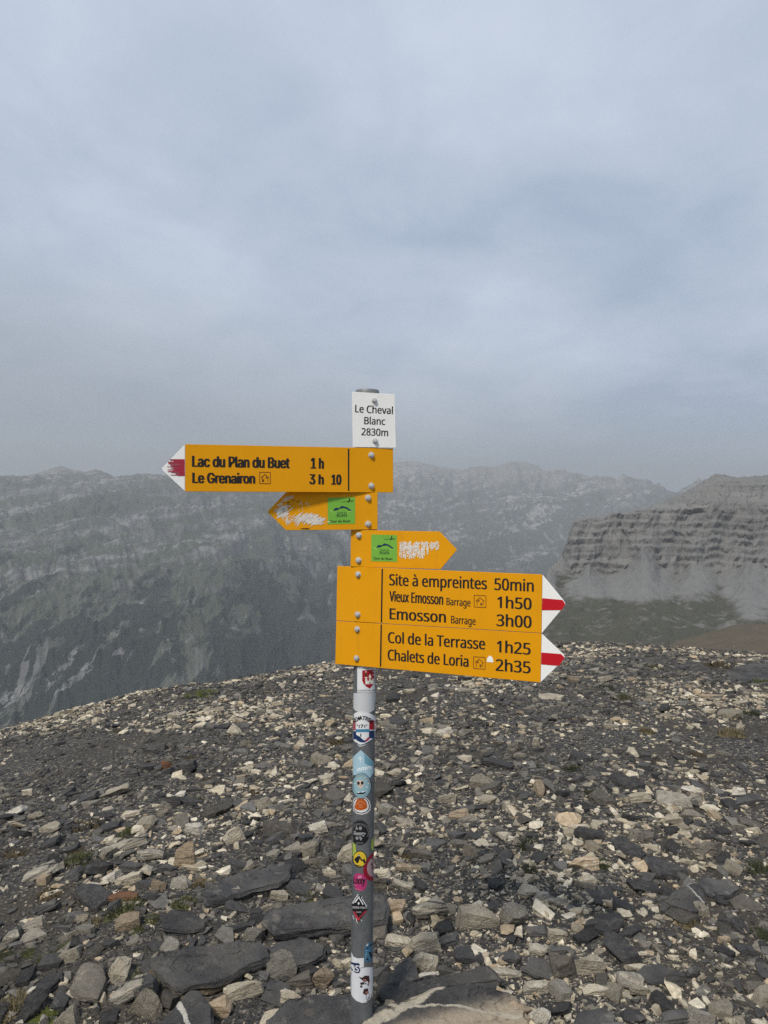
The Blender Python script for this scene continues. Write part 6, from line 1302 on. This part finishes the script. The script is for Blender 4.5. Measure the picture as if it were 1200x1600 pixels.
sticker('white sticker with a red coat of arms showing a white castle', [
    ([rect(558.2, 1041, 589, 1082)], WH),
    ([[(566, 1047.4), (584.6, 1046.4), (584.4, 1066), (582, 1071), (577.6, 1076), (572, 1072.6), (567.6, 1067.6), (566, 1063)]], CRIM),
    ([[(570.6, 1061), (573.6, 1060.6), (573.8, 1063.8), (576.6, 1063.6), (576.8, 1060.4), (579, 1060.2), (579.2, 1063.4), (581.2, 1063), (581.2, 1060.4), (583.4, 1060.2), (583.6, 1068.4), (571, 1069.2)],
      [(576.2, 1059.8), (576.2, 1056.4), (578, 1053.2), (579.8, 1056.2), (579.8, 1059.6)], disc(571.6, 1049.6, 1.0), [(569.8, 1058), (573.8, 1057.8), (573.6, 1060), (570.4, 1060.2)], disc(583, 1049.4, 1.0), disc(583, 1054.6, .9)], (0.70, 0.66, 0.60)),
    ([rect(577.2, 1065.6, 578.8, 1068.4), disc(571.6, 1054.2, 1.7, 2.3)], (0.09, 0.05, 0.01)),
    (ptext('COMMUNE DE', 559, 1080.4, 585.4, 2.6, slope=-0.02) + ptext('CHEMINS', 561.6, 1045.2, 583.6, 2.4, slope=-0.01), (0.03, 0.06, 0.05))])
sticker('blank rounded pale grey sticker', [([[(551, 1083), (586.6, 1082.4), (587, 1104), (584, 1110), (577, 1113.6), (566, 1113.4), (556, 1111), (551.6, 1106)]], (0.50, 0.515, 0.53))])
hx = axis_px(1140)
sticker('shield sticker lettered HEXATREK in white, red and navy', [
    ([[(550, 1117), (556, 1113.4), (563, 1111), (570, 1111.4), (578, 1114.6), (586.4, 1119), (586, 1152), (578, 1157.8), (570.6, 1164), (562.6, 1166.6), (556, 1161), (550, 1153)]], WH),
    ([rect(549, 1126, 555.8, 1141), rect(576.8, 1125.4, 587, 1140)], CRIM),
    ([rect(549, 1142.4, 556.6, 1155), rect(576.4, 1141.4, 587, 1153.6), [(555.6, 1146.6), (559, 1149.4), (562.6, 1151), (566, 1154.6), (569.8, 1157), (575.6, 1151.6), (576.6, 1155.6), (570, 1160), (563, 1159.8), (557, 1156.4)]], NAVY),
    ([rect(556, 1139.4, 576.6, 1144, -0.4)], (0.05, 0.20, 0.33)),
    ([[(570.4, 1156.6), (576.4, 1151.4), (577, 1154), (571.6, 1158.4)]], (0.45, 0.02, 0.04)),
    ([[(551.6, 1156), (556, 1159.6), (563, 1163.6), (570, 1161.6), (583.6, 1153.6), (583.6, 1154.6), (570.4, 1162.8), (563, 1164.8), (556, 1161)], rect(563, 1146, 564.6, 1150.6)], (0.025, 0.03, 0.06)),
    (arctext('HEXATREK', 566.4, 1141.5, 17.0, 218, 321, 5.8) + ptext("'171'", 558, 1137, 573, 5.0), BK, 0.25)])
sticker('pale blue house-shaped sticker with white script', [
    ([[(550.6, 1183.6), (563.8, 1171.8), (583.6, 1190.6), (583.2, 1208), (578, 1215.6), (551.4, 1210.6)]], (0.34, 0.50, 0.58)),
    ([[(569, 1178), (583.2, 1191), (582.6, 1199), (570, 1193)]], (0.13, 0.30, 0.39)),
    ([*strips([(563.8, 1181, 563.4, 1192, .8), (560.6, 1184, 563.6, 1188, .8), (566.4, 1183.6, 563.8, 1188, .8)])], (0.62, 0.72, 0.76)),
    (ptext('osters', 558.6, 1204.6, 581, 5.4, slope=-0.16, shear=0.25), (0.78, 0.84, 0.86), 0.25)])
cx = 564.8
sticker('round pale blue sticker with a moustached skull', [
    ([disc(cx, 1227.4, 15.6, 20.4)], (0.02, 0.026, 0.03)), ([disc(cx, 1227.8, 14.6, 19)], (0.20, 0.32, 0.36)), ([disc(cx, 1227.8, 11.6, 15)], (0.25, 0.40, 0.45)),
    ([[(557.4, 1223), (558, 1220.4), (561, 1218.8), (564, 1218.6), (567, 1219.6), (568.8, 1222), (568.6, 1226), (566.6, 1228.8), (565.6, 1231.4), (561.6, 1231.4), (560.6, 1228.8), (558.2, 1226.6)]], (0.55, 0.44, 0.37)),
    ([disc(560.2, 1223.6, 2.1, 2.8), disc(566, 1223.2, 2.1, 2.8), [(562.2, 1227.6), (563, 1226), (564, 1227.4)], [(557.2, 1239), (561, 1237.4), (565, 1238.6), (568.6, 1237), (572, 1238.4), (567, 1240.8), (560, 1240.8)]], (0.012, 0.014, 0.018)),
    ([[(558.6, 1238.2), (560, 1236.6), (562.6, 1237.4), (561, 1238.8)], [(565, 1237.8), (566.6, 1235.8), (569.6, 1236.6), (567.6, 1238)], disc(554.6, 1224.6, .9), disc(573, 1229.4, 1.0), disc(575.6, 1224, .8), disc(570.6, 1214.6, .8)], (0.72, 0.74, 0.74)),
    ([disc(571.4, 1216.6, .9), disc(575, 1219.8, .9), disc(577, 1222.4, .8)], (0.48, 0.20, 0.13)), ([disc(560, 1213.4, .8), disc(566.4, 1213.6, .8)], (0.50, 0.46, 0.12))])
sticker('rounded orange badge with white rim', [
    ([[(551.8, 1250), (555, 1246), (572, 1245.6), (577.4, 1251.6), (579.2, 1259), (578.6, 1265.6), (573.6, 1270.6), (565.6, 1273), (557.6, 1271.4), (552, 1266.4)]], (0.60, 0.58, 0.55)),
    ([[(552.8, 1251), (556, 1247.4), (571.4, 1247), (576, 1252), (577.6, 1259), (577, 1264.6), (572.6, 1269), (565.6, 1271.2), (558.4, 1270), (553, 1265.4)]], (0.06, 0.05, 0.09)),
    ([[(553.6, 1252.4), (557, 1248.6), (570.4, 1248), (574.6, 1252.6), (576.2, 1258.6), (575.4, 1264), (571.8, 1267.8), (565, 1269.8), (558.6, 1268.4), (554, 1264.4)]], WH),
    ([[(554.2, 1262.6), (555.6, 1254), (558.6, 1248.6), (568.4, 1248), (572.4, 1252.6), (573.8, 1259), (573.4, 1262.6), (569, 1265), (563.4, 1266.4), (557.6, 1265.2)]], (0.42, 0.085, 0.008)),
    ([*strips([(556.4, 1257.4, 563, 1251.4, .7), (563, 1251.4, 570.6, 1256.6, .7), (560.6, 1256.6, 565, 1256.4, .6), (560.4, 1259, 566.6, 1258.8, .6), (561.4, 1261.4, 566, 1261.2, .6)])], (0.55, 0.28, 0.16))])
cx = 562.6
sticker('yellow-green ring sticker partly covered by a black disc', [([[(548.6, 1310), (551.6, 1309), (555.4, 1318), (556.8, 1330), (553, 1337.6), (548.4, 1337)], [(580.6, 1312), (583.6, 1309), (583.6, 1326), (581.6, 1330.6), (579.8, 1324)]], (0.33, 0.42, 0.07))])
sticker('black disc lettered BOARDRIDING with grey boards', [
    ([disc(cx + 1, 1301.4, 16.6, 21.4)], (0.13, 0.135, 0.14)), ([disc(cx, 1301, 15.8, 20.6)], BK), ([disc(cx, 1301.4, 15.2, 20.0), disc(cx, 1301.4, 14.7, 19.4)], (0.16, 0.165, 0.17)),
    ([disc(562, 1302.4, 9.6, 2.6)[::1], [(555.6, 1296.6), (556.6, 1290), (560, 1295.6)], disc(563.2, 1294, 2.5, 2.8), disc(567.6, 1305, 1.8, 2.1), disc(558, 1309.4, 2.3, 2.6), [(561, 1307), (563.6, 1306.4), (566, 1310), (564.4, 1313.6), (562, 1311)], disc(554.6, 1299.2, 1.5)], (0.23, 0.235, 0.24)),
    (arctext('BOARDRIDING', 562, 1301.6, 12.4, 190, 385, 3.6), (0.20, 0.205, 0.21)), (ptext('RIDE', 557, 1318.6, 567.6, 2.8), (0.20, 0.205, 0.21))])
sticker('round yellow sticker with black mountain peaks', [
    ([disc(562.4, 1342.4, 11.2, 13.2)], BK), ([disc(562.4, 1342.2, 9.9, 11.7)], (0.60, 0.43, 0.03)),
    ([[(553.6, 1342.6), (556.4, 1339), (558, 1338.8), (560.4, 1333), (564, 1340.4), (566.6, 1343.4), (569, 1341), (571.6, 1347), (569, 1349.6), (566.8, 1345), (564.6, 1345.4), (562.4, 1341.4), (561, 1345.4), (559.4, 1349.2), (556.4, 1347.6)], [(556.4, 1350.6), (564, 1352.4), (564, 1353.6), (556.6, 1352)]], BK),
    ([[(559.4, 1337.4), (560.5, 1334.6), (561.8, 1337.4)]], (0.7, 0.68, 0.6))])
sticker('dark red ring sticker with pinkish grey centre', [
    ([[(582.6, 1332), (577, 1338), (572, 1345), (568, 1354), (567.2, 1362), (569.4, 1370), (574.4, 1375), (582, 1376.6), (586, 1376), (586, 1332)]], (0.22, 0.006, 0.02)),
    ([[(583, 1337.4), (578.4, 1342.4), (574.6, 1349), (573.2, 1356.4), (574.4, 1363.6), (577.6, 1368.6), (582.6, 1370), (586, 1369), (586, 1337)]], (0.33, 0.235, 0.25)),
    ([[(579.4, 1349.6), (581.8, 1348), (582.4, 1352), (580, 1353.4)], [(580, 1355), (583, 1353.8), (582.6, 1358), (580.4, 1358.6)], [(579, 1342), (582, 1339), (582.6, 1341.6)]], (0.10, 0.02, 0.03))])
sticker('pink blob sticker with black script', [
    ([[(551.6, 1372), (554.6, 1366), (559, 1364), (564.6, 1365.4), (568.6, 1366), (572, 1372), (574, 1379.6), (572, 1386), (568, 1391.4), (562, 1392.4), (556, 1390), (553.6, 1384)]], (0.38, 0.035, 0.14)),
    ([rect(559.4, 1368, 565.4, 1372.6), *strips([(555, 1388, 566, 1391, .7), (553.6, 1381, 557, 1384, .7)])], (0.52, 0.17, 0.28)),
    (ptext('Looty', 552.4, 1380.4, 570.4, 10.0, slope=0.06, shear=0.15), BK, 0.35)])
cx = 562.2
sticker('black diamond sticker with white peaks and red chevron', [
    ([[(549.8, 1412.6), (555, 1405), (561.6, 1398), (567, 1404), (575.4, 1418.4), (574, 1422), (559.6, 1441.6), (550.6, 1421)]], BK),
    (strips([(550.6, 1411, 560, 1397, 1.1), (551.8, 1412, 561.6, 1399.6, .9), (555, 1410, 560.6, 1401.6, 1.5), (560.6, 1401.6, 567.4, 1413.4, 1.5), (565.8, 1404.4, 573, 1416.4, 1.3), (564.4, 1403.6, 566, 1401, 1.0)]) + [disc(560.4, 1411.4, 1.3, 2)], WH),
    (ptext('RIDING POINTS', 551, 1419.2, 574, 3.2, slope=0.035), WH), (ptext('1805', 557, 1426.0, 564.6, 1.9), WH),
    (strips([(552.4, 1424, 559.4, 1438.6, 1.3), (559.4, 1438.6, 570, 1424.4, 1.7), (554.6, 1423.6, 560, 1434.4, .9), (562.6, 1434.6, 572.4, 1423.2, 1.3)]), (0.42, 0.03, 0.05)),
    (strips([(551.4, 1430, 553.4, 1436.4, .8), (556.4, 1434.6, 558.6, 1442, .9), (564, 1436.4, 565.6, 1439, .8)]), WH)])
sticker('torn blue and black sticker fragment', [
    ([[(570.8, 1476), (576, 1473.6), (583.6, 1470), (583.6, 1500), (576, 1502.6), (569.4, 1502.8), (569.6, 1488)]], (0.045, 0.15, 0.25)),
    ([[(571, 1481), (574.6, 1480.6), (580, 1474), (583.4, 1470.4), (583, 1476), (577, 1479), (574, 1483)], [(575.6, 1488), (579, 1486.4), (581.8, 1493), (580, 1498)], [(574, 1496), (576.6, 1501), (572, 1500)]], BK),
    ([[(571.2, 1478.4), (574.6, 1473.6), (575.2, 1477)]], (0.62, 0.62, 0.58)), (strips([(570.6, 1486, 574.6, 1484, .5), (570.6, 1492, 575, 1490, .5), (571, 1497, 572.4, 1487, .5)]), (0.25, 0.42, 0.52))])
sticker('white sticker with blue outlined letters NS', [
    ([[(546.6, 1486), (549.6, 1488.4), (552.6, 1495), (559, 1497.4), (568.6, 1496.8), (568.4, 1511.6), (583, 1511), (583, 1526), (546, 1526)]], (0.62, 0.63, 0.66)),
    ([[(546.4, 1502.6), (551, 1503.6), (556, 1504.6), (560, 1504.4), (562.4, 1506.6), (561, 1510.6), (563.4, 1516), (561.4, 1520.4), (556.4, 1520.6), (551, 1516.6), (546.4, 1514)]], (0.018, 0.03, 0.085)),
    (ptext('NS', 548, 1516.4, 560.4, 9.4, slope=0.16), WH, 0.3), (strips([(562.6, 1512.6, 569, 1511.4, .6)]), BK)])
sticker('white rounded sticker with torn dark portrait print', [
    ([[(546.4, 1525), (547.4, 1524), (582.6, 1523.6), (582, 1550), (578.6, 1560), (572.6, 1566), (565.6, 1567), (557, 1563.6), (550.6, 1557), (546.6, 1546)]], (0.60, 0.62, 0.65)),
    ([[(561.6, 1526.6), (566, 1528), (570, 1524.6), (576, 1524.8), (577, 1532), (575.4, 1540), (573.6, 1537), (566.4, 1531.4)], [(563, 1535.6), (568, 1534.4), (568.8, 1537.4), (564, 1538.6)], [(569.6, 1534.4), (574.4, 1533.6), (574.6, 1536.6), (570.6, 1537.4)], [(563, 1540.4), (566, 1540), (565.6, 1542.4), (563.4, 1542.6)], [(569, 1545.4), (574.4, 1544.6), (575.6, 1552), (571, 1554), (567.4, 1551.6)]], (0.035, 0.016, 0.018), 0.45),
    ([[(567, 1529.4), (572, 1530.2), (573.6, 1533), (568, 1532.6)], [(570.4, 1549.6), (575.6, 1548), (575.4, 1552.6), (572, 1553)], [(574.8, 1536), (576, 1534), (575.6, 1541)]], (0.30, 0.13, 0.11)),
    (strips([(572.6, 1553.6, 571.6, 1562, .8), (576, 1557, 573, 1566, 1.6), (577.6, 1552.6, 576.6, 1560, .8)]), (0.18, 0.19, 0.2))], 0.0005)

# ------------------------------------------------------------------ mountain haze
def haze():
    x0, x1, y0, y1, z0, z1 = -25000, 25000, -25000, 25000, -1830, 760
    # one metre below the lowest ground
    me = bpy.data.meshes.new('haze')
    P = [(x, y, z) for x in (x0, x1) for y in (y0, y1) for z in (z0, z1)]
    me.from_pydata(P, [], [(0, 1, 3, 2), (4, 6, 7, 5), (0, 4, 5, 1), (2, 3, 7, 6), (0, 2, 6, 4), (1, 5, 7, 3)])
    m = bpy.data.materials.new('mountain_haze'); m.use_nodes = True; t = m.node_tree; t.nodes.clear()
    o = t.nodes.new('ShaderNodeOutputMaterial'); v = t.nodes.new('ShaderNodeVolumePrincipled')
    v.inputs['Color'].default_value = (0.70, 0.735, 0.768, 1); v.inputs['Density'].default_value = HAZE_DENSITY; v.inputs['Density Attribute'].default_value = ''; v.inputs['Anisotropy'].default_value = 0.1
    t.links.new(v.outputs[0], o.inputs['Volume']); me.materials.append(m)
    return tag(link(bpy.data.objects.new('haze', me)), 'thin grey mountain haze in front of the far ranges', kind='stuff')
haze()
